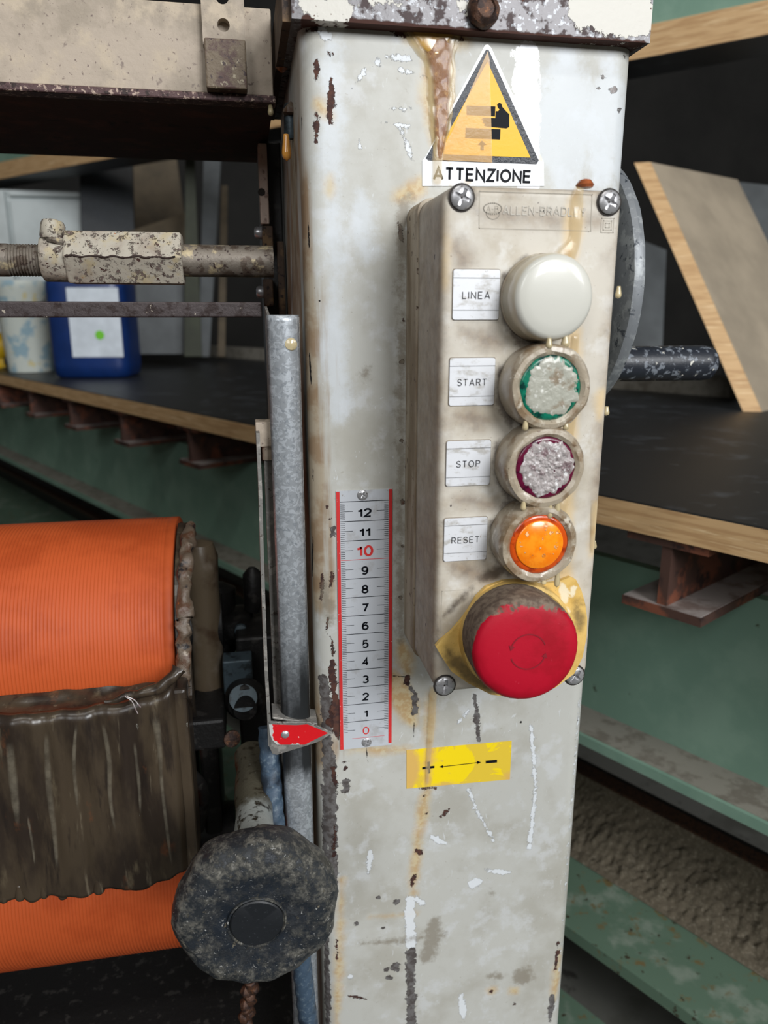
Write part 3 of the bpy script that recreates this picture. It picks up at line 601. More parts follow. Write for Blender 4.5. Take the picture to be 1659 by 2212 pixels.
cap = grid_box('cap', -0.0295, 0.1285, CY, 0.158, 0.3348, 0.358, 0.0008, M['cap'], col_root, dict(
    paint=S([([(665, 20), (770, 22)], 20), ([(1270, 25), (1385, 30)], 34), ([(1300, 50), (1390, 60)], 20), ([(800, 0), (860, 4)], 8), ([(1000, 10), (1010, 16)], 8), ([(650, 5), (720, 6)], 14)], hit=caphit),
    rust=S([([(660, 42), (900, 62), (1390, 98)], 7)], hit=caphit)))
prism('cap_flange', [(-0.033, 0.3348), (-0.0295, 0.3348), (-0.0295, 0.3575), (-0.033, 0.3575)], CY+0.004, 0.160, M['rusty_side'], col_root)
p = at(1043, 24, CY-0.001)
bolt = lathe('bolt', (p.x, CY, p.z), (0, -1, 0), [(0.0066, 0), (0.0068, 0.002), (0.0062, 0.0045), (0.0042, 0.0058), (0.0036, 0.0052), (0.0018, 0.0054)], M['boltrust'], col_root, seg=28, wob=0.0006, wsc=260, label='rust-caked bolt head')
# run of rust-coloured resin under the cap
drip('resin_run', [(936, 40, 74), (938, 66, 66), (942, 92, 54), (948, 124, 38), (952, 160, 32), (953, 215, 30), (952, 270, 25), (949, 315, 17), (947, 348, 9)], -0.0002, 0.0008, M['resinrim'], col_root, seed=2, n=12, nu=15)
drip('resin_run', [(944, 82, 26), (947, 104, 36), (950, 130, 29), (953, 170, 23), (953, 215, 20), (953, 260, 18), (950, 310, 13), (948, 350, 8)], -0.0006, 0.0010, M['resinred'], col_root, seed=3, n=12, nu=13)
drip('resin_run', [(934, 40, 60), (936, 66, 52), (938, 88, 40), (940, 106, 24), (942, 120, 8)], -0.0009, 0.0007, M['resin'], col_root, seed=4, n=12, nu=13)
drip('resin_run', [(948, 290, 6), (946, 330, 12), (945, 370, 12), (944, 402, 12)], -0.0012, 0.0004, M['resinpale'], col_root, seed=7)
drip('resin_run', [(936, 1480, 9), (933, 1540, 9), (930, 1590, 8), (925, 1640, 6), (922, 1700, 4)], -0.0006, 0.0008, M['resinpale'], col_root, seed=5)
drop('resin_drop', at(618, 290, 0.03), 0.0028, 0.0115, mat('amber_drop', (200, 140, 62), 0.15, var=0.12, coat=0.4), col_root)
# latch stud on the left side of the column
st_ = thing('side_latch', (X0, 0.07, 0.30), 'small grey latch stud crusted with resin on the upper left side of the column', 'latch')
lathe('stud', atx(628, 262, X0-0.001)+Vector((0, 0, -0.008)), (0, 0, 1), [(0.0030, 0), (0.0034, 0.001), (0.0034, 0.014), (0.0028, 0.0155)], M['bluegrey'], st_, seg=18, wob=0.0003)
lathe('resin_crust', atx(628, 236, X0-0.001)+Vector((0, 0, -0.003)), (0, 0, 1), [(0.003, 0), (0.0048, 0.001), (0.0044, 0.003), (0.002, 0.005)], M['goolight'], st_, seg=18, wob=0.0014, wsc=300)

# ------------------------------------------------------------------ warning sticker
ws = thing('warning_sticker', (0.056, 0, 0.275), 'triangular yellow and black hand-crush warning sticker reading ATTENZIONE on the column', 'sticker')
prism('backing', pxpoly([(1044, 104), (1048, 98), (1054, 97), (1060, 103), (1174, 350), (1175, 402), (912, 402), (912, 347), (918, 340)], 0), -0.0003, 0.0, M['signw'], ws)
flat('black_border', [pxpoly([(1049, 108), (1055, 108), (1163, 347), (1158, 355), (925, 347), (919, 342)], 0)], -0.00045, M['signk'], ws)
flat('yellow_field', [pxpoly([(1052, 134), (1145, 341), (942, 333)], 0)], -0.0006, M['signy'], ws)
pict = [[(1007, 229), (1069, 231), (1068, 252), (1007, 249)], [(1005, 277), (1080, 280), (1079, 302), (1004, 299)],
        [(1040, 304), (1050, 314), (1044, 314), (1044, 325), (1037, 325), (1037, 314), (1031, 314)]]
hand = [(1070, 241), (1075, 241), (1078, 237), (1074, 232), (1073, 226), (1077, 223), (1082, 225), (1084, 232), (1092, 241), (1099, 248), (1099, 275), (1093, 278), (1050, 274), (1044, 272), (1047, 268), (1041, 266), (1044, 262), (1039, 259), (1043, 255), (1069, 256)]
flat('pictogram', [pxpoly(q, 0) for q in pict]+[pxpoly(hand, 0)], -0.00075, M['ink'], ws)
c0 = at(935, 376, 0); c1 = at(1147, 381, 0)
letters('lettering', 'ATTENZIONE', M['ink'], ws, (c0.x+c1.x)/2, (c0.z+c1.z)/2, c1.x-c0.x, 0.0056, -0.00055, wt=0.175, gap=0.11)
flat('clear_tape', [pxpoly([(1056, 132), (1062, 352), (940, 346), (975, 286), (1052, 112)], 0)], -0.0010, M['tape'], ws)

# ------------------------------------------------------------------ adjusting-direction sticker
ys = thing('direction_sticker', (0.052, 0, -0.036), 'worn yellow sticker with plus, double arrow and minus below the control box', 'sticker')
pts = pxpoly([(878, 1620), (1105, 1600), (1103, 1640), (1100, 1684), (990, 1694), (888, 1702), (878, 1690)], 0)
nx, nz = 60, 24; xs = np.linspace(pts[0][0], pts[1][0], nx); 
v = []
for j in range(nz):
    for i in range(nx):
        a, b = i/(nx-1), j/(nz-1)
        q = at(878*(1-a)+(1105-4*b)*a, (1620*(1-a)+1600*a)*(1-b)+(1703*(1-a)+1683*a)*b, 0); v.append((q.x, -0.0003, q.z))
me = bpy.data.meshes.new('backing'); me.from_pydata(v, [], [f[::-1] for f in grid_faces(nx, nz)]); me.update()
set_attr(me, 'worn', field(np.array(v), S([([(885, 1622), (885, 1700)], 22), ([(920, 1700), (1000, 1698)], 6), ([(930, 1610), (920, 1700)], 10), ([(1100, 1680)], 14)])))
bk = fin('backing', me, M['stk'], ys)
sm = bk.modifiers.new('thick', 'SOLIDIFY'); sm.thickness = 0.00025; sm.offset = -1
sym = [[(912, 1656), (938, 1653), (938, 1658), (912, 1661)], [(923, 1645), (928, 1644), (929, 1669), (924, 1670)], [(1049, 1642), (1073, 1640), (1073, 1646), (1049, 1648)],
       [(950, 1655), (1036, 1645), (1036, 1646.4), (950, 1656.4)], [(948, 1655.6), (957, 1651.5), (957, 1658)], [(1039, 1645.6), (1030, 1642.5), (1030, 1649.5)]]
flat('printed_symbols', [pxpoly(q, 0) for q in sym], -0.00055, M['ink'], ys)

# ------------------------------------------------------------------ scale ruler
ru = thing('scale_ruler', (0, 0, -0.0058), 'white metal scale strip with red edges numbered 0 to 12 screwed to the column', 'ruler')
RY = -0.0008
prism('plate', [(-0.0139, -0.0060), (0.0139, -0.0060), (0.0139, 0.1355), (-0.0139, 0.1355)], RY, 0.0, M['rulerw'], ru)
e = 0.00012
def rect(x0, x1, z0, z1): return [(x0, z0), (x1, z0), (x1, z1), (x0, z1)]
flat('red_stripe', [rect(-0.0139, -0.0122, -0.0060, 0.1352)], RY-e, M['redink'], ru)
flat('red_stripe', [rect(0.0122, 0.0139, -0.0048, 0.1355)], RY-e, M['redink'], ru)
tk = []
for k in range(0, 131):
    z = k*0.001
    if k % 10 == 0: continue
    ln = 0.0062 if k % 10 == 5 else 0.0022
    if z < 0.004: continue
    t = 0.00011
    tk += [rect(-0.0120, -0.0120+ln, z-t, z+t), rect(0.0120-ln*0.96, 0.0120, z-t, z+t)]
for k in range(1, 14):
    if k == 10: continue
    tk.append(rect(-0.0120, 0.0120, k*0.01-0.00016, k*0.01+0.00016))
flat('tick_marks', tk, RY-e, M['ink'], ru)
flat('red_line', [rect(-0.0120, 0.0120, 0.1-0.00014, 0.1+0.00014)], RY-e, M['redink'], ru)
flat('red_line', [rect(-0.0075, 0.0100, -0.0001, 0.0001)], RY-e, M['redink'], ru)
for k in range(13):
    s = str(k); big = k == 10
    h = 0.0058 if big else 0.0046
    w = {1: 0.0021, 10: 0.0086, 11: 0.0058, 12: 0.0072}.get(k, 0.0035)
    letters('numeral', s, M['redink'] if k in (0, 10) else M['ink'], ru, 0.0, k*0.01+(0.0044 if big else 0.0041), w, h, RY-e*1.2, wt=0.19 if k else 0.12, gap=0.1)
scr_small = screw_mesh('screw', 0.0026)
for px, py in ((783, 1069), (792, 1603)):
    p = at(px, py, RY); place('screw', scr_small, M['chrome'], (p.x, RY, p.z), ru, 0.5)

# ------------------------------------------------------------------ control box
BX0, BX1, BZ0, BZ1, BD = 0.0212, 0.0945, 0.0545, 0.2655, -0.06
cb = thing('control_box', (0.058, 0, BZ0), 'dirty beige plastic push-button control box mounted on the column', 'control box')
prism('box_base', rounded_rect(BX0-0.0008, BX1+0.0008, BZ0-0.0008, BZ1+0.0008, 0.006), -0.0215, 0.0, M['boxside'], cb, bevel=0.0006)
prism('gasket', rounded_rect(BX0+0.0002, BX1-0.0002, BZ0+0.0002, BZ1-0.0002, 0.006), -0.0228, -0.021, M['seam'], cb)
def boxhit(px, py):
    p = at(px, py, BD)
    if p.x < BX0+0.001: return atx(px, py, BX0)
    return p
nx, nz, R1, F1 = 84, 232, 0.007, 0.0032
v = np.zeros((nz, nx, 3))
for j in range(nz):
    for i in range(nx):
        x = BX0+(BX1-BX0)*i/(nx-1); z = BZ0+(BZ1-BZ0)*j/(nz-1)
        cx_ = min(max(x, BX0+R1), BX1-R1); cz_ = min(max(z, BZ0+R1), BZ1-R1)
        dx, dz = x-cx_, z-cz_
        if dx and dz:      # square corner to round corner
            m_ = max(abs(dx), abs(dz)); L = math.hypot(dx, dz); x = cx_+dx*m_/L; z = cz_+dz*m_/L
            d = R1-m_
        else: d = R1-max(abs(dx), abs(dz)) if (dx or dz) else min(x-BX0, BX1-x, z-BZ0, BZ1-z)
        d = min(d, min(x-BX0, BX1-x, z-BZ0, BZ1-z) if not (dx and dz) else d)
        y = BD+(F1-math.sqrt(max(0, F1*F1-(F1-d)**2)) if d < F1 else 0)
        v[j, i] = (x, y, z)
v = v.reshape(-1, 3); ring = [i for i in range(nx)]+[j*nx+nx-1 for j in range(1, nz)]+[(nz-1)*nx+i for i in range(nx-2, -1, -1)]+[j*nx for j in range(nz-2, 0, -1)]
rows = [BD+F1+k*0.0025 for k in range(0, 14)]; rows = [y for y in rows if y < -0.0225]+[-0.0225]
allv = [tuple(q) for q in v]; fcs = grid_faces(nx, nz); prev = ring; k = len(ring)
for y in rows[1:]:
    b = len(allv); gr = (y-BD-F1)*0.012
    for i in ring:
        x, z = v[i][0], v[i][2]; allv.append((x+(gr if x > 0.058 else -gr)*0.3, y, z))
    cur = list(range(b, b+k)); fcs += [(prev[i], cur[i], cur[(i+1) % k], prev[(i+1) % k]) for i in range(k)]; prev = cur
fcs.append(tuple(prev))
me = bpy.data.meshes.new('box_cover'); me.from_pydata(allv, [], fcs); me.update()
bm = bmesh.new(); bm.from_mesh(me); bmesh.ops.recalc_face_normals(bm, faces=bm.faces); bm.to_mesh(me); bm.free()
cv = np.array(allv)
sd = field(cv, [])
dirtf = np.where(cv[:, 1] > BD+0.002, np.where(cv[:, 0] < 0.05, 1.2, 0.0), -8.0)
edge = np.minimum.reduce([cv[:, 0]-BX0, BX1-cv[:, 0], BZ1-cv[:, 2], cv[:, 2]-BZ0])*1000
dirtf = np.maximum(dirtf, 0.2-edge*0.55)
B5 = 0.2
dirtf = np.maximum(dirtf, field(cv, S([([(985, 540), (1000, 560)], 18), ([(1030, 460), (1290, 480)], 10), ([(1000, 720), (1080, 740)], 16), ([(990, 900), (1060, 910)], 18), ([(985, 1075), (1060, 1090)], 14), ([(1300, 900), (1290, 1180)], 12), ([(970, 1220), (1060, 1250)], 20)], B5, boxhit)))
set_attr(me, 'dirt', dirtf)
set_attr(me, 'grime', field(cv, S([([(1092, 600), (1092, 690), (1120, 735), (1160, 745)], 8), ([(1080, 800), (1082, 870), (1105, 912)], 9), ([(1072, 960), (1075, 1030), (1100, 1075)], 7), ([(1064, 1130), (1068, 1190), (1100, 1240)], 7), ([(1095, 1095), (1115, 1085)], 12), ([(1040, 1250), (1100, 1225)], 14), ([(1020, 1270), (960, 1330)], 6), ([(960, 1130)], 5), ([(943, 1340), (945, 1390)], 4), ([(1135, 555), (1100, 590)], 4), ([(1000, 420)], 26), ([(1316, 437)], 24), ([(960, 1480)], 22)], B5, boxhit)))
set_attr(me, 'ochre', field(cv, S([([(1240, 430), (1232, 560)], 18), ([(1238, 720), (1230, 900), (1222, 1080), (1218, 1240)], 18), ([(960, 430), (958, 620)], 10), ([(1290, 1090), (1280, 1200)], 9), ([(1300, 850), (1295, 900)], 10)], B5, boxhit)))
set_attr(me, 'chip', field(cv, S([([(893, 535), (895, 580)], 4), ([(916, 575), (915, 600)], 4), ([(940, 545), (938, 565)], 4), ([(924, 715)], 3), ([(935, 725)], 2.5), ([(930, 750)], 2), ([(904, 660)], 2), ([(892, 1185), (896, 1235)], 2.5), ([(918, 1330), (921, 1360)], 3.5), ([(888, 880), (888, 920)], 3), ([(950, 670)], 2.5), ([(905, 560)], 2), ([(1163, 437), (1170, 434)], 2.5), ([(974, 1092)], 3), ([(1260, 450)], 2), ([(962, 1150)], 3), ([(1044, 1194)], 5), ([(968, 1137)], 3), ([(905, 1000), (907, 1020)], 2)], B5, boxhit)))
fin('box_cover', me, M['boxp'], cb, smooth=True)
# moulded name plate frame, lettering and double-square mark on the cover
def bx(px, py): p = at(px, py, BD); return (p.x, p.z)
def outline(poly, w): 
    out = []
    for i in range(len(poly)):
        a = Vector(poly[i]); b = Vector(poly[(i+1) % len(poly)]); d = (b-a).normalized(); s = Vector((-d.y, d.x))*w/2
        out.append([tuple(a-s-d*w/2), tuple(b-s+d*w/2), tuple(b+s+d*w/2), tuple(a+s-d*w/2)])
    return out
pf = [bx(1036, 413), bx(1279, 420), bx(1276, 499), bx(1035, 493)]
flat('moulded_frame', outline(pf, 0.00028), BD-0.00012, M['grooveshade'], cb)
l0 = bx(1086, 453); l1 = bx(1265, 459)
def raised(name, s, cx, cz, w, h, bold):
    letters(name+'_shade', s, M['grooveshade'], cb, cx+0.00012, cz-0.00014, w, h, BD-0.00008, wt=0.16, gap=0.14)  # darker offset copy paints the shadow beside the raised letters
    letters(name, s, M['emboss'], cb, cx, cz, w, h, BD-0.00022, wt=0.13, gap=0.17)
raised('moulded_lettering', 'ALLEN-BRADLEY', (l0[0]+l1[0])/2, (l0[1]+l1[1])/2, l1[0]-l0[0], 0.0034, 0.02)
lc = bx(1064, 452)
def oval(cx, cz, a, b, n=28): return [(cx+a*math.cos(2*math.pi*i/n), cz+b*math.sin(2*math.pi*i/n)) for i in range(n)]
flat('moulded_emblem', outline(oval(lc[0], lc[1]+0.0002, 0.0036, 0.0020), 0.0003)+outline(oval(lc[0]+0.0002, lc[1]-0.0012, 0.0027, 0.0024)[14:]+[(lc[0]+0.0027, lc[1]-0.0012)], 0.00025), BD-0.00012, M['grooveshade'], cb)
letters('moulded_emblem_letters', 'A-B', M['grooveshade'], cb, lc[0], lc[1]+0.0002, 0.0048, 0.0022, BD-0.00014, wt=0.12, gap=0.2)
sq = bx(1312, 487)
for a in (0.0026, 0.0017, 0.0008):
    flat('moulded_square', outline(rect(sq[0]-a, sq[0]+a, sq[1]-a, sq[1]+a), 0.0003), BD-0.00012, M['grooveshade'], cb)
flat('empty_label_outline', outline([bx(955, 1277), bx(1020, 1272), bx(1016, 1360), bx(952, 1366)], 0.0002), BD-0.00012, M['grooveshade'], cb)
# cover screws
scr_big = screw_mesh('cover_screw', 0.0044)
for px, py, r in ((997, 427, 0.4), (1315, 437, 0.5), (960, 1480, 0.2), (1240, 1458, 0.7)):
    x, z = bx(px, py)
    lathe('screw_recess', (x, BD-0.0001, z), (0, -1, 0), [(0.0052, 0), (0.0052, 0.00015), (0.0046, 0.0002)], M['seam'], cb, seg=24, smooth=False, auto=None)
    place('cover_screw', scr_big, M['chrome'], (x, BD-0.0002, z), cb, r)
# engraved label plates
for s, (x0, y0, x1, y1), tw in (('LINEA', (976.5, 581, 1078, 691), 0.0113), ('START', (969.5, 772.5, 1067, 875), 0.0122), ('STOP', (963.5, 951, 1057, 1048), 0.0102), ('RESET', (958, 1119, 1050.5, 1208), 0.0122)):
    a = bx(x0, y0); b = bx(x1, y1); cx_, cz_ = (a[0]+b[0])/2, (a[1]+b[1])/2; h = 0.0094
    pl = prism('label_plate', rounded_rect(cx_-h, cx_+h, cz_-h, cz_+h, 0.0009, 3), BD-0.0007, BD+0.0002, M['plate'], cb, label='silver plate reading '+s)
    prism('plate_shadow_gap', rounded_rect(cx_-h-0.0003, cx_+h+0.0003, cz_-h-0.0003, cz_+h+0.0003, 0.001, 3), BD-0.0001, BD+0.0002, M['groove'], pl)  # dark rim paints the shade in the gap around the plate
    flat('printed_lines', [rect(cx_-h, cx_+h, cz_+h*0.66, cz_+h*0.66+0.00016), rect(cx_-h, cx_+h, cz_-h*0.62, cz_-h*0.62+0.00014)], BD-0.0009, M['inkgrey'], pl)
    letters('lettering', s, M['ink'], pl, cx_-0.0001, cz_-0.0002, tw, 0.0028, BD-0.0009, wt=0.10, gap=0.26)
# illuminated push buttons in silicone boots
BUT = [('LINEA', 0.0620, 0.2246), ('START', 0.0622, 0.1906), ('STOP', 0.0620, 0.1588), ('RESET', 0.0610, 0.1268)]
def ringprof(r): return [(r-0.0002, 0), (r+0.0003, 0.003), (r+0.0004, 0.010), (r+0.0002, 0.0140), (r-0.0008, 0.0155), (r-0.0026, 0.0158), (r-0.0040, 0.0148), (r-0.0043, 0.0128)]
def crust(name, c, R_, hgt, m, parent, seed, rough=0.25, amp=0.0010, na=96, nr=26):
    v = [(c[0], c[1]-hgt, c[2])]; f = []
    for j in range(1, nr+1):
        for i in range(na):
            t = 2*math.pi*i/na; e_ = R_*(1+rough*mnoise.noise(Vector((math.cos(t)*2.2, math.sin(t)*2.2, seed)))+0.1*mnoise.noise(Vector((math.cos(t)*9, math.sin(t)*9, seed))))
            r = e_*j/nr; x, z = c[0]+r*math.cos(t), c[2]+r*math.sin(t)
            k = min(1, (1-j/nr)*6); y = c[1]-hgt*k-amp*k*(mnoise.noise(Vector((x*420, z*420, seed)))+0.6*mnoise.noise(Vector((x*1100, z*1100, seed))))
            v.append((x, y if j < nr else c[1]+0.0004, z))
    f += [(0, 1+(i+1) % na, 1+i) for i in range(na)]
    for j in range(nr-1):
        for i in range(na):
            a, b = 1+j*na+i, 1+j*na+(i+1) % na; f.append((a, b, b+na, a+na))
    o = obj(name, v, f, m, parent, smooth=True)
    bm = bmesh.new(); bm.from_mesh(o.data); bmesh.ops.recalc_face_normals(bm, faces=bm.faces); bm.to_mesh(o.data); bm.free(); return o
for s, x, z in BUT:
    c = (x, BD, z)
    if s == 'LINEA':
        b = lathe('push_button', c, (0, -1, 0), [(0.0168, 0), (0.0170, 0.0012), (0.0166, 0.0022), (0.0160, 0.0026)], M['boot'], cb, seg=64, label='round white LINEA indicator lamp')
        cp = lathe('white_cap', c, (0, -1, 0), [(0.0166, 0.001), (0.0164, 0.0105), (0.0160, 0.0128), (0.0150, 0.0146), (0.0136, 0.0153), (0.0100, 0.0158), (0.0050, 0.0161), (0.0002, 0.0162)], M['bootw'], b, seg=64, auto=None)
        q = np.array([w.co for w in cp.data.vertices]); set_attr(cp.data, 'dirt', np.where(q[:, 1] > BD-0.0138, 1.5, -3.0))
        drop('resin_drop', (x-0.0015, BD-0.0150, z-0.0150), 0.0017, 0.0042, M['resindrop'], b)
        drop('resin_drop', (x+0.0060, BD-0.0130, z-0.0140), 0.0022, 0.0048, M['resindrop'], b)
        continue
    b = lathe('push_button', c, (0, -1, 0), ringprof(0.0166), M['boot'], cb, seg=72, wob=0.00045, wsc=210, seed=len(s), label={'START': 'green START button in a clouded boot', 'STOP': 'dark red STOP button crusted white', 'RESET': 'orange RESET button in a clouded boot'}[s])
    lm = {'START': M['green'], 'STOP': M['purple'], 'RESET': M['amberrim']}[s]
    lathe('lens', c, (0, -1, 0), [(0.0130, 0.010), (0.0130, 0.0138), (0.0122, 0.0148), (0.0112, 0.0150), (0.0002, 0.0152)], lm, b, seg=64, auto=None)
    if s == 'RESET':
        lathe('lens_centre', c, (0, -1, 0), [(0.0103, 0.0146), (0.0102, 0.0155), (0.0098, 0.0158), (0.0002, 0.0160)], M['orange'], b, seg=56)
    if s == 'START': crust('resin_crust', (x+0.0002, BD-0.0150, z), 0.0116, 0.0005, M['crustg'], b, 3.3, 0.24, 0.00016)
    if s == 'STOP': crust('resin_crust', (x+0.0004, BD-0.0150, z+0.0003), 0.0113, 0.0008, M['crustw'], b, 8.1, 0.2, 0.0009)
    for dx, l in {'START': ((-0.0095, 0.0045), (0.0075, 0.0034)), 'STOP': ((-0.0085, 0.0046), (0.0030, 0.0066), (0.0062, 0.005)), 'RESET': ((0.0090, 0.0070), (0.0030, 0.003))}[s]:
        drop('resin_drop', (x+dx, BD-0.0145, z-math.sqrt(0.0164**2-dx*dx)+0.0012), 0.0015, l, M['resindrop'], b)
# resin runs down the cover
drip('resin_run', [(1252, 404, 10), (1246, 430, 15), (1244, 470, 15), (1240, 520, 15), (1222, 552, 24), (1215, 566, 28)], BD-0.0001, 0.0012, M['resinpale'], cb, seed=11)
drip('resin_run', [(1243, 720, 9), (1240, 760, 10), (1236, 800, 10)], BD-0.0001, 0.0010, M['resinpale'], cb, seed=12)
drip('resin_run', [(1238, 880, 12), (1228, 940, 12), (1222, 960, 12)], BD-0.0001, 0.0008, M['resinpale'], cb, seed=13)
drip('resin_run', [(1216, 1080, 12), (1212, 1130, 10), (1208, 1240, 8)], BD-0.0001, 0.0008, M['resinpale'], cb, seed=14)
drip('resin_run', [(1284, 1080, 8), (1280, 1150, 6), (1278, 1195, 5)], BD-0.0001, 0.0008, M['resinpale'], cb, seed=15)
lathe('resin_drop', at(1264, 400, BD+0.003)+Vector((0, 0, -0.001)), (0, 0, 1), [(0.003, 0), (0.0036, 0.001), (0.0024, 0.0028), (0.0004, 0.0034)], M['resinlump'], cb, seg=16, wob=0.0003)
for px, py, l in ((1336, 640, 0.005), (1310, 900, 0.004), (1283, 1190, 0.004)):
    drop('resin_drop', at(px-2, py-22, BD+0.004)+Vector((0.0006, 0, 0)), 0.0016, l, M['resindrop'], cb)
# emergency stop: yellow plate, collar, mushroom head
pp = [(941, 1396), (950, 1385), (975, 1364), (1000, 1335), (1012, 1318), (1028, 1290), (1050, 1268), (1085, 1255), (1120, 1252), (1160, 1262), (1200, 1258), (1232, 1246), (1244, 1252), (1256, 1276), (1264, 1305), (1268, 1335), (1267, 1375), (1258, 1420), (1240, 1455), (1200, 1485), (1150, 1502), (1100, 1505), (1060, 1500), (1010, 1475), (975, 1450), (955, 1420)]
pz = pxpoly(pp, BD-0.002)
gx0, gx1 = min(q[0] for q in pz), max(q[0] for q in pz)
pl = prism('emergency_stop_plate', pz, BD-0.0022, BD-0.0002, M['yellowp'], cb, bevel=0.0003, label='grimy yellow emergency stop plate')
bm = bmesh.new(); bm.from_mesh(pl.data)
for _ in range(4): bmesh.ops.subdivide_edges(bm, edges=[e_ for e_ in bm.edges if e_.calc_length() > 0.0025], cuts=1, use_grid_fill=True)
bmesh.ops.triangulate(bm, faces=bm.faces); bm.to_mesh(pl.data); bm.free(); pl.modifiers.clear()
def ph(px, py): return at(px, py, BD-0.0022)
q = np.array([w.co for w in pl.data.vertices])
set_attr(pl.data, 'grime', field(q, S([([(985, 1430), (1020, 1460), (1060, 1490)], 16), ([(965, 1400), (975, 1420)], 8), ([(1246, 1300), (1254, 1360)], 8), ([(1030, 1310), (1012, 1400)], 8), ([(1250, 1308), (1262, 1306)], 3), ([(1140, 1262), (1180, 1275)], 6)], B5, ph)))  # bottom-left stroke also paints in the mushroom's shadow; other strokes are grime
set_attr(pl.data, 'white', field(q, S([([(1212, 1262), (1222, 1300)], 10), ([(1240, 1270), (1236, 1285)], 6), ([(1225, 1320)], 8)], B5, ph)))
ec = Vector((0.0565, BD-0.002, 0.0825))
co_ = lathe('yellow_collar', ec, (0, -1, 0), [(0.0250, 0), (0.0252, 0.004), (0.0247, 0.0068), (0.0234, 0.0076), (0.0222, 0.0070), (0.0215, 0.002)], M['yellowp'], pl, seg=72)
q = np.array([w.co for w in co_.data.vertices]); set_attr(co_.data, 'grime', np.where(q[:, 1] < BD-0.0085, -1.5, -3.0)); set_attr(co_.data, 'white', np.full(len(q), -8.0))
mc = at(1141, 1408, BD-0.033)
mush_c = Vector((mc.x, BD, mc.z)); ax = Vector((mc.x-ec.x, -0.033, mc.z-ec.z)).normalized()
ax = (ax+Vector((0, -1, 0))*2).normalized()
base = mc-ax*0.033
rp = [(0.0140, 0.004), (0.0200, 0.0085), (0.0216, 0.0105), (0.0221, 0.0130)]+[(0.0221+0.0003*i/10, 0.0130+0.0140*i/10) for i in range(1, 11)]+[(0.0222, 0.0288), (0.0214, 0.0305), (0.0200, 0.0316), (0.0170, 0.0323), (0.0120, 0.0328), (0.0060, 0.0330), (0.0002, 0.0330)]
mh = lathe('mushroom_button', base, ax, rp, M['redp'], cb, seg=120, lobes=lambda t, r, h: 1+(0.004*math.sin(t*44) if 0.012 < h < 0.0300 and r > 0.02 else 0), auto=None, label='large red mushroom emergency stop button')
q = np.array([w.co for w in mh.data.vertices]); rel = q-np.array(base); hh = rel@np.array(ax); rad = rel-np.outer(hh, np.array(ax)); rl = np.linalg.norm(rad, axis=1)
upz = rad[:, 2]/np.maximum(rl, 1e-6); lf = -rad[:, 0]/np.maximum(rl, 1e-6)
topness = np.maximum(upz, 0.75*lf+0.35*upz)
gr = np.where(hh < 0.0300, topness*5.0-0.6, -8.0); gr = np.where((hh >= 0.0300) & (rl > 0.0150), (upz-0.72)*9-(0.0222-rl)*700, gr)
set_attr(mh.data, 'grime', gr)
a_, u_, w_ = frame(ax)
def arc(r0, r1, t0, t1, hgt, n=22):
    pts_o = []; pts_i = []
    for i in range(n+1):
        t = math.radians(t0+(t1-t0)*i/n); d = u_*math.cos(t)+w_*math.sin(t)
        pts_o.append(base+a_*hgt+d*r1); pts_i.append(base+a_*hgt+d*r0)
    return pts_o+pts_i[::-1]
vs, fs = [], []
for t0 in (20, 200):
    for poly in (arc(0.0071, 0.0076, t0, t0+140, 0.03315),):
        b = len(vs); vs += poly; n = len(poly)//2
        for i in range(n-1): fs.append((b+i, b+i+1, b+len(poly)-2-i, b+len(poly)-1-i))
    b = len(vs)
    for rr, tt in ((0.0061, t0+138), (0.0086, t0+138), (0.00735, t0+154)):
        t = math.radians(tt); vs.append(base+a_*0.03318+(u_*math.cos(t)+w_*math.sin(t))*rr)
    fs.append((b, b+1, b+2))
obj('turn_arrows', vs, fs, M['redd'], mh)

# ------------------------------------------------------------------ galvanised channel beside the column
gc = thing('galvanised_channel', (-0.037, 0.01, -0.85), 'spangled galvanised steel channel standing upright left of the column', 'channel')
CX0, CX1, CZT = -0.0437, -0.0298, 0.2183
nx, nz = 12, 160; v = []
zsc = np.concatenate([np.linspace(CZT, -0.21, nz-6), np.linspace(-0.21, -0.85, 7)[1:]])
for z in zsc:
    for i in range(nx):
        a = i/(nx-1); x = CX0+(CX1-CX0)*a; y = 0.0022-0.0034*math.sin(math.pi*a)**0.7; v.append((x, y, z))
me = bpy.data.meshes.new('front_face'); me.from_pydata(v, [], [f for f in grid_faces(nx, nz)]); me.update()
q = np.array(v); gz = np.where(q[:, 2] > -0.012, (0.064-q[:, 2])*170, 8-(-0.012-q[:, 2])*900)
set_attr(me, 'grease', np.clip(gz, -8, 8)-np.where((q[:, 0] > -0.040) & (q[:, 0] < -0.034), 3.0, 0.0))
o = fin('front_face', me, M['galv'], gc, smooth=True); sm = o.modifiers.new('thick', 'SOLIDIFY'); sm.thickness = 0.0012; sm.offset = 0
fl = [(0.002, CZT), (0.034, CZT+0.004), (0.040, 0.17), (0.036, 0.13), (0.004, 0.085), (0.002, 0.085)]
obj('side_flange', [(CX0, a, b) for a, b in fl]+[(CX0+0.0012, a, b) for a, b in fl], [tuple(range(6)), tuple(range(11, 5, -1))]+[(i, i+6, (i+1) % 6+6, (i+1) % 6) for i in range(6)], M['galvdull'], gc)
box('return_flange', CX1-0.001, CX1+0.0006, 0.002, 0.012, -0.21, CZT-0.001, M['galvdull'], gc)
p = at(628, 743, 0.0); lathe('resin_drop', (p.x, -0.0012, p.z), (0, -1, 0), [(0.0030, 0), (0.0026, 0.0008), (0.001, 0.0014), (0.0001, 0.0015)], M['resindrop'], gc, seg=18, wob=0.0003)

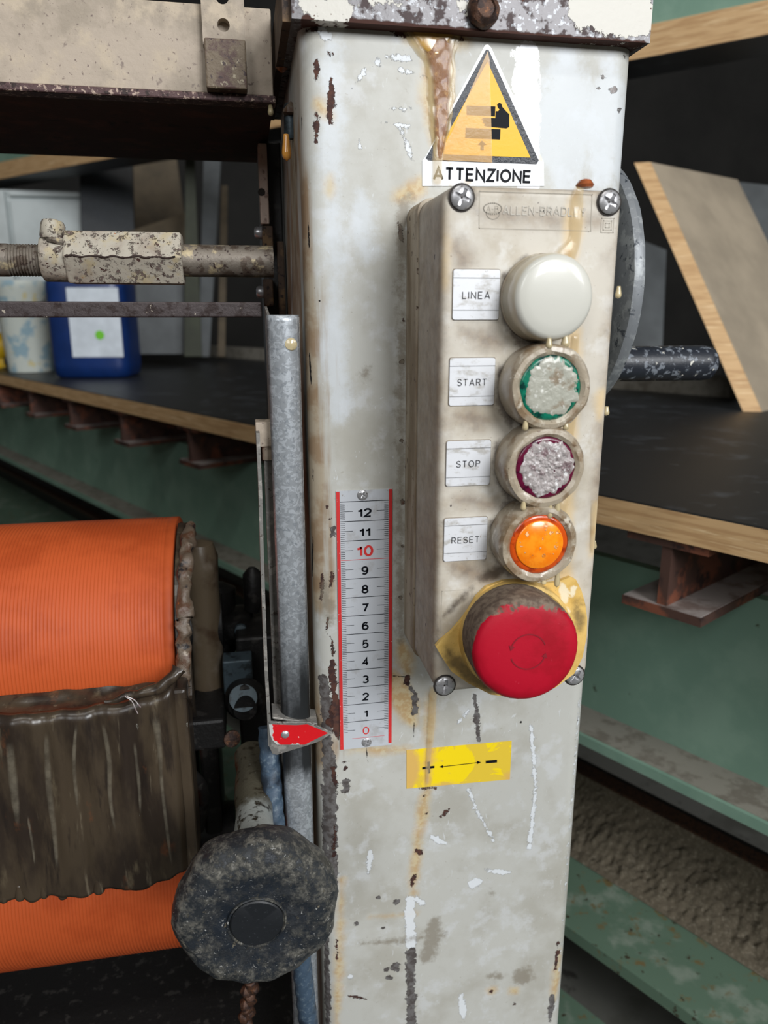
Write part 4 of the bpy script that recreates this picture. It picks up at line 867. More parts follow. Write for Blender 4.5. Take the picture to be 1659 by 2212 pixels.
# ------------------------------------------------------------------ pointer on its arm
PY = -0.004
po = thing('scale_pointer', (-0.05, 0, -0.01), 'red arrow pointer riveted to a bent zinc arm pointing at zero on the scale', 'pointer')
mp = pxpoly([(578, 1558), (600, 1560), (668, 1560), (719, 1583), (690, 1602), (660, 1612), (598, 1631), (588, 1628), (581, 1612)], PY)
prism('arrow_plate', mp, PY, PY+0.0012, M['galvdull'], po, bevel=0.0002)
rp_ = pxpoly([(581, 1564), (640, 1566), (664, 1564), (709, 1583), (680, 1597), (658, 1608), (598, 1608), (588, 1598), (583, 1585)], PY)
flat('red_arrow', [rp_], PY-0.00025, M['pred'], po)
bm = bmesh.new(); bm.from_mesh(po.children[-1].data)
for _ in range(3): bmesh.ops.subdivide_edges(bm, edges=bm.edges[:], cuts=1, use_grid_fill=True)
bm.to_mesh(po.children[-1].data); bm.free()
q = np.array([w.co for w in po.children[-1].data.vertices]); set_attr(po.children[-1].data, 'worn', field(q, S([([(580, 1565), (582, 1600), (597, 1610)], 8), ([(630, 1609), (650, 1609)], 4)], 0.25, lambda x, y: at(x, y, PY))))
p = at(616, 1586, PY); lathe('rivet', (p.x, PY, p.z), (0, -1, 0), [(0.0022, 0), (0.0021, 0.0006), (0.0015, 0.0011), (0.0008, 0.0014), (0.0001, 0.0014)], M['chrome'], po, seg=20)
a = at(588, 1535, PY); b = at(686, 1549, PY)
obox('bent_flange', (a.x, PY+0.0012, a.z-0.0055), (b.x-a.x, 0, b.z-a.z), (0, 0.012, 0.0015), (0, 0, 0.0012), M['galvdull'], po, bevel=0.0003)
arm = [at(557, 936, PY), at(562, 1050, PY), at(566, 1200, PY), at(571, 1350, PY), at(575, 1450, PY), at(581, 1552, PY), at(583, 1612, PY)]
v = []
for p in arm:
    for dx, dy in ((-0.0009, 0), (0.0009, 0), (0.0009, 0.0085), (-0.0009, 0.0085)): v.append((p.x+dx, p.y+dy, p.z))
n = len(arm); f = [(i*4+k, i*4+(k+1) % 4, (i+1)*4+(k+1) % 4, (i+1)*4+k) for i in range(n-1) for k in range(4)]+[(0, 3, 2, 1), tuple((n-1)*4+k for k in range(4))]
obj('arm', v, f, M['galvdull'], po, bevel=0.0002)
a = at(566, 905, 0.02); box('hook', a.x-0.0035, a.x+0.005, 0.008, 0.02, a.z-0.012, a.z, M['beam'], po, bevel=0.0005)
gs = thing('guide_strip', (-0.046, 0.012, -0.2), 'narrow zinc guide strip between the pointer arm and the galvanised channel', 'strip')
a = at(577, 950, 0.012)
box('strip', a.x-0.0020, a.x+0.0028, 0.011, 0.013, -0.03, 0.166, M['galvdull'], gs, bevel=0.0004)
lathe('strip_cap', (a.x+0.0004, 0.012, 0.150), (0, 0, 1), [(0.0030, 0), (0.0031, 0.014), (0.0022, 0.0185), (0.0005, 0.0195)], M['beam'], gs, seg=16)

# ------------------------------------------------------------------ cable
cpts = [(-0.0512, 0.016, 0.002), (-0.0510, 0.010, -0.014), (-0.0506, 0.004, -0.030), (-0.0500, -0.002, -0.046), (-0.0480, -0.0080, -0.062), at(638, 1930, -0.0088), at(645, 2010, -0.0088), at(654, 2100, -0.0088), at(666, 2212, -0.0088), at(678, 2330, -0.0088), at(690, 2500, -0.0088)]
tag(tube('twisted_cable', cpts, 0.0056, M['rope'], seg=24, sub=26, twist=330, tw_amp=0.13), 'blue-grey twisted cable hanging down beside the left edge of the column', 'cable')

# ------------------------------------------------------------------ hand knob
KC = at(558, 1998, -0.080); KY = -0.080
kn = thing('hand_knob', (KC.x, KC.y, KC.z), 'black lobed hand knob crusted with dried glue at the bottom of the column', 'knob')
lob = lambda t, r, h: 1+(0.02*math.cos(7*t+0.55)*min(1, max(0, (r-0.012)/0.02)))
kc = Vector((KC.x-0.0005, KY, KC.z+0.0012))
kp = [(0.012, -0.030), (0.022, -0.0285), (0.030, -0.025), (0.0345, -0.019), (0.0362, -0.012), (0.0358, -0.006), (0.0335, -0.002), (0.0300, 0.0000), (0.0260, 0.0005), (0.0220, 0.0000), (0.0180, -0.0005), (0.0135, -0.0008), (0.0118, -0.0008)]
kb = []
for i in range(len(kp)-1):
    for k in range(3): kb.append(tuple(kp[i][c]+(kp[i+1][c]-kp[i][c])*k/3 for c in (0, 1)))
kb += [kp[-1], (0.0002, -0.0010)]
kb_o = lathe('knob_body', kc, (0, -1, 0), kb, M['knob'], kn, seg=140, lobes=lob, wob=0.0010, wsc=120, auto=None)
q = np.array([w.co for w in kb_o.data.vertices]); rr_ = np.hypot(q[:, 0]-kc.x, q[:, 2]-kc.z)*1000; set_attr(kb_o.data, 'inner', np.where(q[:, 1] < kc.y+0.004, (24-rr_)*0.5, -8.0))
lathe('knob_insert', kc+Vector((0, 0.0002, 0)), (0, -1, 0), [(0.0114, -0.001), (0.0114, 0.0004), (0.0108, 0.0009), (0.0002, 0.0006)], M['knobc'], kn, seg=56, wob=0.0002)
kr_o = lathe('knob_ring', kc+Vector((0, 0.0002, 0)), (0, -1, 0), [(0.0128, -0.001), (0.0127, 0.0004), (0.0121, 0.0007), (0.0117, -0.0004)], M['knob'], kn, seg=56, wob=0.0002)
set_attr(kr_o.data, 'inner', np.full(len(kr_o.data.vertices), -2.0))
sh = lathe('shaft', kc, (0, 1, 0), [(0.0100, 0.024)]+[(0.0100-0.0006*math.sin(i*1.3), 0.024+0.008*i) for i in range(1, 14)], M['shaft'], kn, seg=36, wob=0.0008, wsc=140)
q = np.array([w.co for w in sh.data.vertices]); set_attr(sh.data, 'clean', (0.072-(q[:, 1]-KY))*250)

# ------------------------------------------------------------------ upper cross beam
cb2 = thing('cross_beam', (-0.3, 0.06, 0.32), 'beige painted steel cross beam with a rusty lower lip at upper left', 'beam')
BXL, BXR = -0.62, -0.0345
box('front_plate', BXL, BXR, 0.060, 0.066, 0.3225, 0.361, M['beam'], cb2, bevel=0.0008)
box('rusty_lip', BXL, BXR+0.001, 0.0575, 0.068, 0.3190, 0.3226, M['lip'], cb2, bevel=0.0008)
box('bottom_plate', BXL, BXR, 0.066, 0.214, 0.3200, 0.3245, M['beamrust'], cb2)
box('rear_web', BXL, BXR, 0.208, 0.214, 0.3245, 0.361, M['beamrust'], cb2)
drop('resin_drop', (-0.0362, 0.060, 0.3196), 0.0018, 0.0058, M['resindrop'], cb2)
lathe('resin_lump', at(607, 138, 0.058)+Vector((0, 0, -0.004)), (0, 0, 1), [(0.001, 0), (0.0030, 0.002), (0.0028, 0.006), (0.0012, 0.009)], M['resinlump'], cb2, seg=16, wob=0.0008, wsc=200)
br = thing('hole_bracket', (-0.057, 0.055, 0.325), 'short flat steel bracket with drilled holes hanging over the cross beam', 'bracket')
def plate_holes(name, x0, x1, z0, z1, holes, y0, y1, m, parent):
    """plate between z0 and z1 cut in cells, one round hole in each cell of holes: list of (cz, r)"""
    v = []; f = []; n = 24; cx = (x0+x1)/2
    def add(p): v.append(p); return len(v)-1
    cuts = [z0]
    for i, (cz, r) in enumerate(holes):
        cuts.append((cz+holes[i+1][0])/2 if i < len(holes)-1 else z1)
    for (cz, r), a, b in zip(holes, cuts[:-1], cuts[1:]):
        loops = []
        for y in (y0, y1):
            inn = []; out = []
            for k in range(n):
                t = 2*math.pi*k/n+math.pi/n; c, s = math.cos(t), math.sin(t)
                inn.append(add((cx+r*c, y, cz+r*s)))
                sx = (x1-x0)/2/max(abs(c), 1e-6); sz = ((b-cz) if s > 0 else (cz-a))/max(abs(s), 1e-6); q = min(sx, sz)
                out.append(add((cx+q*c, y, cz+q*s)))
            # snap nearest to corners
            for X, Z in ((x0, a), (x1, a), (x0, b), (x1, b)):
                j = min(out, key=lambda i_: (v[i_][0]-X)**2+(v[i_][2]-Z)**2); v[j] = (X, y, Z)
            loops.append((inn, out))
        for k in range(n):
            q = (k+1) % n; (i0, o0), (i1, o1) = loops
            f += [(i0[k], i0[q], o0[q], o0[k]), (i1[k], o1[k], o1[q], i1[q]), (i0[k], i1[k], i1[q], i0[q]), (o0[k], o0[q], o1[q], o1[k])]
    o = obj(name, v, f, m, parent)
    bm = bmesh.new(); bm.from_mesh(o.data); bmesh.ops.remove_doubles(bm, verts=bm.verts, dist=1e-6); bmesh.ops.recalc_face_normals(bm, faces=bm.faces); bm.to_mesh(o.data); bm.free(); return o
bl = at(438, 85, 0.054); brr = at(530, 85, 0.054); h1 = at(481, 53, 0.054); h2 = at(480, -8, 0.054)
plate_holes('drilled_plate', bl.x, brr.x, bl.z-0.002, 0.392, [(h1.z, 0.0029), (h2.z, 0.0031)], 0.0545, 0.0598, M['beam'], br)
lo = at(480, 193, 0.052)
box('glued_end', bl.x+0.0006, brr.x, 0.0505, 0.0598, lo.z, bl.z, mat('dirty_glued_steel', (112, 98, 80), 0.5, 0.1, layers=[dict(col=(84, 62, 56), s=90, lo=0.48, hi=0.6), dict(col=(160, 150, 128), s=240, lo=0.62, hi=0.68), dict(col=(60, 44, 44), s=320, lo=0.6, hi=0.66)], bump=0.5), br, bevel=0.0008)

# ------------------------------------------------------------------ adjusting rod with coupling
ar = thing('adjusting_rod', (-0.13, 0.06, 0.24), 'threaded steel rod joined by a paint-flaked hexagonal coupling under the cross beam', 'rod')
ZR = 0.2452; RY_ = 0.062
lathe('rod_right', (-0.086, RY_, ZR), (1, 0, 0), [(0.0079, 0), (0.0079, 0.0485)], M['rod'], ar, seg=32)
thr = []
for i in range(60): thr.append((0.0077 if i % 2 else 0.0071, 0.0007*i))
lathe('threaded_end', (-0.150, RY_, ZR-0.0008), (-1, 0, 0), thr[:24]+[(0.0078, 0.0175), (0.0078, 0.47)], M['rod'], ar, seg=32, auto=30)
hx = lathe('hexagonal_coupling', (-0.1385, RY_, ZR+0.0006), (1, 0, 0), [(0.0136, 0), (0.0142, 0.0008), (0.0142, 0.0546), (0.0136, 0.0555)], M['coupling'], ar, seg=6, smooth=False, auto=None)
hx.data.polygons.foreach_set('use_smooth', [False]*len(hx.data.polygons))
b_ = hx.modifiers.new('bevel', 'BEVEL'); b_.width = 0.0008; b_.segments = 2
lathe('coupling_collar', (-0.1505, RY_, ZR), (1, 0, 0), [(0.0100, 0), (0.0110, 0.0012), (0.0112, 0.0120), (0.0108, 0.0125)], M['coupling'], ar, seg=36, wob=0.0004)
tube('weld_seam', [(-0.1375+0.0037*i, RY_-0.0139, ZR+0.0006+0.0004*math.sin(i*2.3)) for i in range(15)], lambda t: 0.0004+0.0007*abs(mnoise.noise(Vector((t*30, 1, 0)))), M['beamrust'], ar, seg=8, sub=4, wob=0.0004)
bp = at(115, 500, RY_)
lathe('bolt_head', (bp.x, RY_-0.004, bp.z-0.0040), (0.1, 0.1, 1), [(0.0030, -0.006), (0.0034, -0.0005), (0.0052, 0.0), (0.0056, 0.0012), (0.0056, 0.0066), (0.0046, 0.0085), (0.0012, 0.0094)], M['coupling'], ar, seg=10, wob=0.0006, wsc=160)
lathe('washer', (bp.x+0.002, RY_-0.005, bp.z-0.0066), (0.30, 0.1, 1), [(0.0052, 0), (0.0058, 0.0012), (0.0050, 0.0026)], M['rod'], ar, seg=12, wob=0.0003)
tag(box('flat_bar', -0.62, -0.0445, 0.0585, 0.0640, 0.2170, 0.2248, M['thinrod'], bevel=0.0008), 'thin dark rusty flat bar running below the adjusting rod', 'bar')
# guide post beside the column with two bolts
gp = thing('guide_post', (-0.035, 0.17, -0.85), 'dark guide post with a pinkish worn strip and bright bolts behind the column edge', 'post')
box('post_body', -0.0400, -0.0272, 0.142, 0.200, -0.85, 0.319, M['black'], gp, bevel=0.001)
a = at(557, 340, 0.14); b = at(581, 488, 0.14)
box('worn_strip', a.x, b.x, 0.130, 0.1415, b.z, a.z+0.006, mat('pinkish_worn_steel', (190, 170, 156), 0.6, layers=[dict(col=(128, 104, 94), s=160, lo=0.55, hi=0.66)], bump=0.2), gp, bevel=0.0008)
c = at(565, 415, 0.13); lathe('bolt_hole', (c.x, 0.1302, c.z), (0, -1, 0), [(0.0022, 0), (0.0022, 0.0004), (0.001, 0.0003)], M['seam'], gp, seg=16)
box('rust_strip', at(600, 600, 0.14).x, -0.0274, 0.136, 0.1415, 0.185, 0.262, M['rusty_side'], gp, bevel=0.0006)
box('pad', at(565, 500, 0.14).x, at(588, 500, 0.14).x, 0.130, 0.1415, b.z-0.014, b.z-0.001, M['rusty_side'], gp, bevel=0.0008)
c = at(575, 640, 0.14); box('pad', at(567, 600, 0.14).x, at(588, 600, 0.14).x, 0.130, 0.1415, c.z-0.006, c.z+0.010, M['rusty_side'], gp, bevel=0.0008)
for px, py in ((562, 503), (566, 631)):
    c = at(px, py, 0.136); lathe('bolt', (c.x+0.002, 0.136, c.z), (-1, 0, 0), [(0.0034, 0), (0.0036, 0.001), (0.0036, 0.004), (0.0028, 0.0052), (0.0012, 0.0055)], M['chrome'], gp, seg=20)

# ------------------------------------------------------------------ rollers
RR, RYC, Z1, Z2 = 0.070, 0.117, 0.0238, -0.1335
def roller(name, zc, label, x1):
    t = thing(name, (-0.3, RYC, zc-RR), label, 'roller', 'orange spreader rollers')
    prof = []; L = 0.5; n = 250
    for i in range(n):
        x = -L+i*(L-0.006)/n
        prof.append((RR-0.0009, x)); prof.append((RR, x+0.0008)); prof.append((RR, x+0.0012))
    prof += [(RR-0.0006, -0.006), (RR, -0.0055), (RR, -0.0006), (RR-0.0007, 0.0)]
    lathe('rubber_sleeve', (x1, RYC, zc), (1, 0, 0), prof, M['rubber'], t, seg=120, auto=None)
    lathe('core_end', (x1+0.0003, RYC, zc), (1, 0, 0), [(RR-0.004, -0.002), (RR-0.004, 0.0006), (0.03, 0.001), (0.018, 0.002), (0.018, 0.024)], M['black'], t, seg=48)
    return t
XE = -0.1005
roller('spreader_roller', Z1, 'upper ribbed orange rubber roller behind the glue trough', XE)
roller('spreader_roller', Z2, 'lower ribbed orange rubber roller showing below the glue trough', XE)

# ------------------------------------------------------------------ glue trough
TY = 0.018
tr = thing('glue_trough', (-0.25, TY, -0.12), 'dark brown glue-coated steel trough with a dripping lower edge in front of the rollers', 'trough')
tx1 = at(392, 1640, TY).x
ztop = at(150, 1535, TY).z; zlow = at(150, 1925, TY).z
nx, nz = 260, 80; v = []
for j in range(nz):
    for i in range(nx):
        x = -0.45+(tx1+0.45)*i/(nx-1); b = (j/(nz-1))**1.3
        rise = 0.010*max(0, (x-(tx1-0.045))/0.045)**2
        zt = ztop+rise+0.0018*mnoise.noise(Vector((x*70, 3, 0)))
        zl = zlow+0.0030*mnoise.noise(Vector((x*60, 9, 0)))+0.0016*mnoise.noise(Vector((x*190, 4, 0)))-0.0060*max(0, mnoise.noise(Vector((x*95, 1.5, 0))))**0.8+0.007*max(0, (x-(tx1-0.02))/0.02)
        z = zt+(zl-zt)*b
        y = TY-0.0018-0.0050*abs(mnoise.noise(Vector((x*58, z*9, 2))))-0.0016*mnoise.noise(Vector((x*150, z*24, 5)))
        dt = zt-z
        if dt < 0.006: y += 0.006-math.sqrt(max(0, 0.006**2-(0.006-dt)**2))
        e_ = tx1-x
        if e_ < 0.006: y += 0.006-math.sqrt(max(0, 0.006**2-(0.006-e_)**2))
        v.append((x, y, z))
o = obj('glue_coated_front', v, grid_faces(nx, nz), M['goo'], tr, smooth=True)
sm = o.modifiers.new('thick', 'SOLIDIFY'); sm.thickness = 0.004; sm.offset = -1
bm = bmesh.new(); bm.from_mesh(o.data); bmesh.ops.reverse_faces(bm, faces=bm.faces); bm.to_mesh(o.data); bm.free()
# inner floor of the trough sloping back to the roller
v = []
for j in range(16):
    for i in range(120):
        x = -0.45+(tx1+0.449)*i/119; a = j/15
        y = TY+0.003+0.0255*a; z = ztop-0.0045+0.0015*mnoise.noise(Vector((x*90, a*5, 7)))-0.004*math.sin(a*math.pi)+0.002*a
        v.append((x, y, z))
obj('glue_pool', v, [f for f in grid_faces(120, 16)], M['goo'], tr, smooth=True)
# end dam curving up along the roller end
outer = []; inner = []
for k in range(25):        # seal plate hugging the front of the roller and running forward to the trough lip
    t = math.radians(208-(208-101)*k/24); ro = RR+0.0030+0.0040*math.sin(math.pi*min(1, k/20))
    y_, z_ = RYC+ro*math.cos(t), Z1+ro*math.sin(t)
    w_ = max(0.0, 1-k/9)**1.6; y_ += (TY+0.001-y_)*w_; z_ += (ztop+0.004-z_)*w_*0.9
    outer.append((y_, z_)); inner.append((RYC+(RR+0.0009)*math.cos(t), Z1+(RR+0.0009)*math.sin(t)))
xd0, xd1 = tx1-0.001, tx1+0.0065
v = []
for (a, b), (c, d) in zip(outer, inner): v += [(xd0, a, b), (xd1, a, b), (xd1, c, d), (xd0, c, d)]
n = len(outer); f = [(i*4+k, i*4+(k+1) % 4, (i+1)*4+(k+1) % 4, (i+1)*4+k) for i in range(n-1) for k in range(4)]+[(0, 3, 2, 1), tuple((n-1)*4+k for k in range(4))]
o = obj('end_dam', v, f, M['goo'], tr, smooth=False)
bm = bmesh.new(); bm.from_mesh(o.data); bmesh.ops.recalc_face_normals(bm, faces=bm.faces); bm.to_mesh(o.data); bm.free()
box('end_wall', tx1-0.003, tx1+0.005, TY+0.001, 0.0455, zlow+0.004, ztop+0.006, M['goo'], tr, bevel=0.002)
rim = [(tx1+0.0005+0.0065*(i/24), a-0.001, b+0.001) for i, (a, b) in enumerate(outer)][1::2]
tube('glue_rim', rim, lambda t: 0.0032+0.0030*abs(mnoise.noise(Vector((t*5, 2, 0)))), M['goolight'], tr, seg=18, sub=8, wob=0.0026)
tube('glue_rim', [(tx1-0.035, TY-0.001, ztop+0.004), (tx1-0.018, TY-0.002, ztop+0.0075), (tx1-0.004, TY-0.001, ztop+0.012), (tx1+0.002, TY+0.002, ztop+0.018)], lambda t: 0.0014+0.0022*t, M['goo'], tr, seg=12, sub=8, wob=0.0016)
for px, py, r in ((137, 1942, 0.0034), (215, 1930, 0.0040), (97, 1940, 0.0030), (318, 1908, 0.0022), (45, 1945, 0.0034), (10, 1950, 0.003)):
    p = at(px, py, TY-0.001); drop('glue_drop', (p.x, TY-0.0005, p.z+0.010), r, 0.0105, M['goo'], tr)
for k, run in enumerate(([(222, 1560, 5), (236, 1640, 7), (238, 1720, 6), (250, 1800, 4)], [(335, 1545, 12), (345, 1620, 7), (350, 1700, 5), (362, 1800, 5), (372, 1870, 3)], [(100, 1580, 7), (106, 1700, 9), (118, 1800, 7), (124, 1880, 4)], [(290, 1600, 4), (300, 1690, 5), (304, 1760, 3)], [(20, 1600, 10), (30, 1700, 12), (40, 1790, 6)], [(165, 1560, 4), (160, 1650, 6), (170, 1760, 4)], [(60, 1760, 3), (70, 1820, 4), (76, 1870, 2)])):
    drip('glue_run', run, TY-0.0062, 0.0012, M['gluerun'], tr, seed=20+k)
v = []
for i, (px, py) in enumerate([(270, 1504), (285, 1515), (292, 1530), (298, 1542)]): v.append(at(px, py, TY-0.0075))
tube('glue_thread', v, 0.0003, M['crustw'], tr, seg=6, sub=6)
tube('glue_thread', [at(275, 1505, TY-0.0075), at(290, 1512, TY-0.0075), at(304, 1528, TY-0.0075)], 0.0003, M['crustw'], tr, seg=6, sub=6)

# ------------------------------------------------------------------ bearing and slide parts between rollers and column
bh = thing('bearing_housing', (-0.085, 0.13, -0.1), 'glue-smeared bearing housing at the end of the upper roller', 'bearing')
a = at(415, 1245, 0.11); b = at(468, 1560, 0.08)
lathe('glue_coated_post', (a.x+0.0065, 0.105, -0.045), (0, 0, 1), [(0.0095, 0), (0.0100, 0.03), (0.0095, 0.07), (0.0105, 0.10), (0.0110, 0.118), (0.0080, 0.126), (0.002, 0.128)], M['goosmooth'], bh, seg=28, wob=0.0014, wsc=60)
a = at(412, 1207, 0.12); b = at(458, 1250, 0.12)
box('corner_bracket', a.x, b.x, 0.112, 0.124, b.z-0.03, a.z, M['rusty_side'], bh, bevel=0.0015)
box('housing_block', -0.0955, -0.0835, 0.101, 0.150, -0.16, 0.030, M['black'], bh, bevel=0.002)
sl = thing('slide_assembly', (-0.065, 0.12, -0.2), 'black greasy slide block with clamp plates between the rollers and the column', 'slide block')
box('slide_block', -0.0685, -0.041, 0.100, 0.155, -0.20, 0.018, M['black'], sl, bevel=0.002)
a = at(480, 1430, 0.085); b = at(548, 1500, 0.085)
box('zinc_plate', a.x, b.x, 0.085, 0.099, b.z+0.001, a.z, M['bluegrey'], sl, bevel=0.001)
box('lower_block', at(410, 1560, 0.06).x, at(485, 1560, 0.06).x, 0.058, 0.10, at(430, 1620, 0.06).z, at(430, 1555, 0.06).z, M['black'], sl, bevel=0.002)
c = at(530, 1520, 0.075); lathe('spindle_nut', (c.x, 0.085, c.z), (0, -1, 0), [(0.0125, 0), (0.0125, 0.008), (0.0105, 0.0105), (0.0075, 0.011), (0.007, 0.018)], M['black'], sl, seg=32, wob=0.0003)
c = at(525, 1535, 0.05); lathe('washer', (c.x, 0.072, c.z-0.004), (0, -1, 0.9), [(0.0085, 0), (0.0085, 0.0012), (0.003, 0.0014)], M['bluegrey'], sl, seg=32)
for px, py, w, h in ((475, 1300, 60, 70), (545, 1275, 40, 90), (500, 1350, 90, 60), (470, 1400, 80, 50), (555, 1400, 40, 120)):
    c = at(px, py, 0.13); s_ = 0.00034
    lathe('grease_lump', (c.x, 0.135, c.z-h*s_/2), (0, 0, 1), [(w*s_*0.4, 0), (w*s_*0.52, h*s_*0.3), (w*s_*0.5, h*s_*0.8), (w*s_*0.2, h*s_)], M['black'], sl, seg=18, wob=0.003, wsc=70)
c = at(520, 1372, 0.11); lathe('zinc_screw', (c.x, 0.118, c.z), (0, -1, 0.2), [(0.0045, 0), (0.004, 0.003), (0.001, 0.004)], M['bluegrey'], sl, seg=18)
c = at(500, 1625, 0.045); lathe('brass_tag', (c.x, 0.06, c.z), (0.3, -1, 0.3), [(0.0052, 0), (0.0050, 0.0015), (0.001, 0.002)], M['boltrust'], sl, seg=18)
tag(tube('hose', [at(408, 1668, 0.045), at(430, 1690, 0.05), at(440, 1720, 0.06), at(430, 1790, 0.075)], 0.0035, M['black'], seg=12), 'short black hose end beside the right end of the glue trough', 'hose')
tag(box('machine_base', -0.62, -0.0405, 0.02, 0.26, -0.85, -0.245, M['black'], bevel=0.004), 'black machine base under the lower orange roller', 'machine base')
rc = thing('rust_debris', (-0.075, 0.05, -0.2), 'lump of rusty chain debris on the machine base below the knob', 'debris')
for i in range(14):
    t = i/13; c = at(545-15*t+6*math.sin(i*2.1), 2095+120*t, 0.02)
    lathe('rust_lump', c, (math.sin(i), 0.3, math.cos(i)), [(0.0012, -0.0034), (0.0034, -0.002), (0.0038, 0.001), (0.0015, 0.0036)], M['boltrust'], rc, seg=12, wob=0.0012, wsc=200)

# ------------------------------------------------------------------ handwheel and grip behind the column
hw = thing('handwheel', (0.14, 0.08, 0.18), 'grey handwheel behind the right side of the column', 'handwheel')
lathe('wheel_disc', (0.1372, 0.0775, 0.2330), (1, 0, 0), [(0.002, 0), (0.066, 0), (0.0690, 0.0012), (0.0700, 0.004), (0.0690, 0.007), (0.066, 0.008), (0.020, 0.008), (0.018, 0.016), (0.002, 0.016)], M['disc'], hw, seg=90, wob=0.0003)
lathe('hub', (0.1262, 0.0775, 0.2330), (1, 0, 0), [(0.010, 0), (0.010, 0.012)], M['disc'], hw, seg=24)
g0 = at(1345, 787, 0.075); g1 = at(1545, 784, 0.075)
L = g1.x-0.146
lathe('speckled_grip', (0.1460, 0.0775, (g0.z+g1.z)/2), (1, 0, 0), [(0.0070, -0.001), (0.0092, 0.001), (0.0098, 0.010), (0.0105, 0.03), (0.0108, L-0.008), (0.0100, L-0.003), (0.0075, L-0.0005), (0.002, L)], M['grip'], hw, seg=40, wob=0.0003, wsc=200, label='black paint-splashed crank grip')

# ------------------------------------------------------------------ bench behind, its joists and the green girder
ZB, TH = 0.080, 0.024
O = Vector((0.286, 0.075, 0)); E_ = Vector((0.508, -0.861, 0)).normalized(); NN = Vector((-E_.y, E_.x, 0)).normalized()
def bp3(t, n, z): return O+E_*t+NN*n+Vector((0, 0, z))
bench = thing('work_bench_top', bp3(-1, 0.4, ZB-TH), 'black film-faced plywood bench top with pale edge running behind the machine', 'bench top')
obox('plywood_core', bp3(-3.0, 0, ZB-TH), E_*3.42, NN*0.85, (0, 0, TH-0.0015), M['ply'], bench)
obox('black_film', bp3(-3.0, 0.0005, ZB-0.0015), E_*3.42, NN*0.849, (0, 0, 0.0015), M['film'], bench)
tag(obox('back_batten', bp3(-3.0, 0.80, ZB), E_*2.60, NN*0.04, (0, 0, 0.035), M['dust']), 'dusty grey batten along the rear of the black bench top', 'batten')
JH = 0.0
def edge_t(px, py, n=0.0):
    p = atp(px, py, bp3(0, n, 0), NN); return (p-O).dot(E_), p.z
tj, zj = edge_t(1424, 1328, 0.004)
FW = 0.066; FT = 0.007
def joist(t, label):
    j = thing('joist', bp3(t, 0.3, zj), label, 'joist', 'steel joists under the bench top')
    obox('lower_flange', bp3(t-FW/2, 0.004, zj), E_*FW, NN*0.70, (0, 0, FT), M['joist'], j)
    obox('flange_dust', bp3(t-FW/2+0.001, 0.005, zj+FT), E_*(FW-0.002), NN*0.69, (0, 0, 0.0008), M['joistdust'], j)
    obox('web', bp3(t-0.004, 0.006, zj+FT), E_*0.008, NN*0.69, (0, 0, ZB-TH-0.006-zj-FT), M['joist'], j)
    obox('upper_flange', bp3(t-FW/2, 0.004, ZB-TH-0.007), E_*FW, NN*0.70, (0, 0, 0.007), M['joist'], j)
    return j
jl = [edge_t(px, py)[0] for px, py in ((137, 925), (208, 950), (300, 975), (388, 1000), (500, 1030))]
print('JOIST', tj, zj, jl)
names = {0: 'steel joist end with dusty flange under the bench right of the column'}
ts = [tj, tj+0.26]+[tj-0.26*k for k in range(1, 11)]
lab = ['red-brown steel joist end under the bench just right of the column', 'steel joist under the bench at the right edge of the picture']
for i, t in enumerate(ts):
    joist(t, lab[i] if i < 2 else ['first', 'second', 'third', 'fourth', 'fifth', 'sixth', 'seventh', 'eighth', 'ninth', 'tenth'][i-2]+' dark steel joist under the bench counting leftwards from the column')
gg = thing('green_girder', bp3(-1, 0.1, -0.3), 'long pale green steel girder carrying the bench joists', 'girder')
NW = 0.10
zf = atp(1470, 1618, bp3(0, NW, 0), NN).z
print('flange z', zf)
pe = atz(1470, 1690, zf); nfl = (pe-O).dot(NN)
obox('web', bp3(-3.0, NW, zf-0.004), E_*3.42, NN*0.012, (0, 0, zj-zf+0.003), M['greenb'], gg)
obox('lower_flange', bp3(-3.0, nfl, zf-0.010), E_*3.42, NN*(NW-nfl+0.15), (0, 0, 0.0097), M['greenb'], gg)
obox('flange_dust', bp3(-3.0, nfl+0.004, zf-0.0004), E_*3.42, NN*(NW-nfl-0.004), (0, 0, 0.0008), M['dust'], gg)
print('nfl', nfl)
# lower rails right of the column
lr = thing('floor_rail', bp3(-1, 0, -0.5), 'rust-spotted green floor rail crusted with debris right of the column foot', 'rail')
zr = -0.36
def nz_of(px, py, z): return (atz(px, py, z)-O).dot(NN)
n_top = nz_of(1450, 1772, zr+0.05); n_mid = nz_of(1440, 1930, zr); n_fr = nz_of(1380, 2112, zr)
print('rail n', n_top, n_mid, n_fr)
obox('rail_plate', bp3(-3.0, n_fr, zr-0.012), E_*3.6, NN*(n_mid-n_fr+0.1), (0, 0, 0.012), M['rail'], lr)
# debris bank: a lumpy strip from the plate up to the rusty edge
v = []; ns, nt = 34, 700
for j in range(ns):
    for i in range(nt):
        t = -0.7+1.2*i/(nt-1); a = j/(ns-1); n_ = n_mid-0.03+(n_top-n_mid+0.03)*a; z = zr+0.05*a**1.2
        p = bp3(t, n_, z); k = min(1, a*5)*min(1, (1-a)*5)
        z2 = p.z+k*0.004*mnoise.noise(p*40)+k*0.004*mnoise.noise(p*160)+k*0.0025*mnoise.noise(p*420)+0.001; v.append((p.x, p.y, z2))
tag(obj('debris_bank', v, [f for f in grid_faces(nt, ns)], M['stony'], lr, smooth=True), kind='stuff')
obox('rusty_edge_bar', bp3(-3.0, n_top-0.002, zr+0.046), E_*3.6, NN*0.02, (0, 0, 0.006), M['boltrust'], lr)
obox('rear_web', bp3(-3.0, n_top+0.018, zr+0.0), E_*3.6, NN*0.01, (0, 0, 0.049), M['black'], lr)
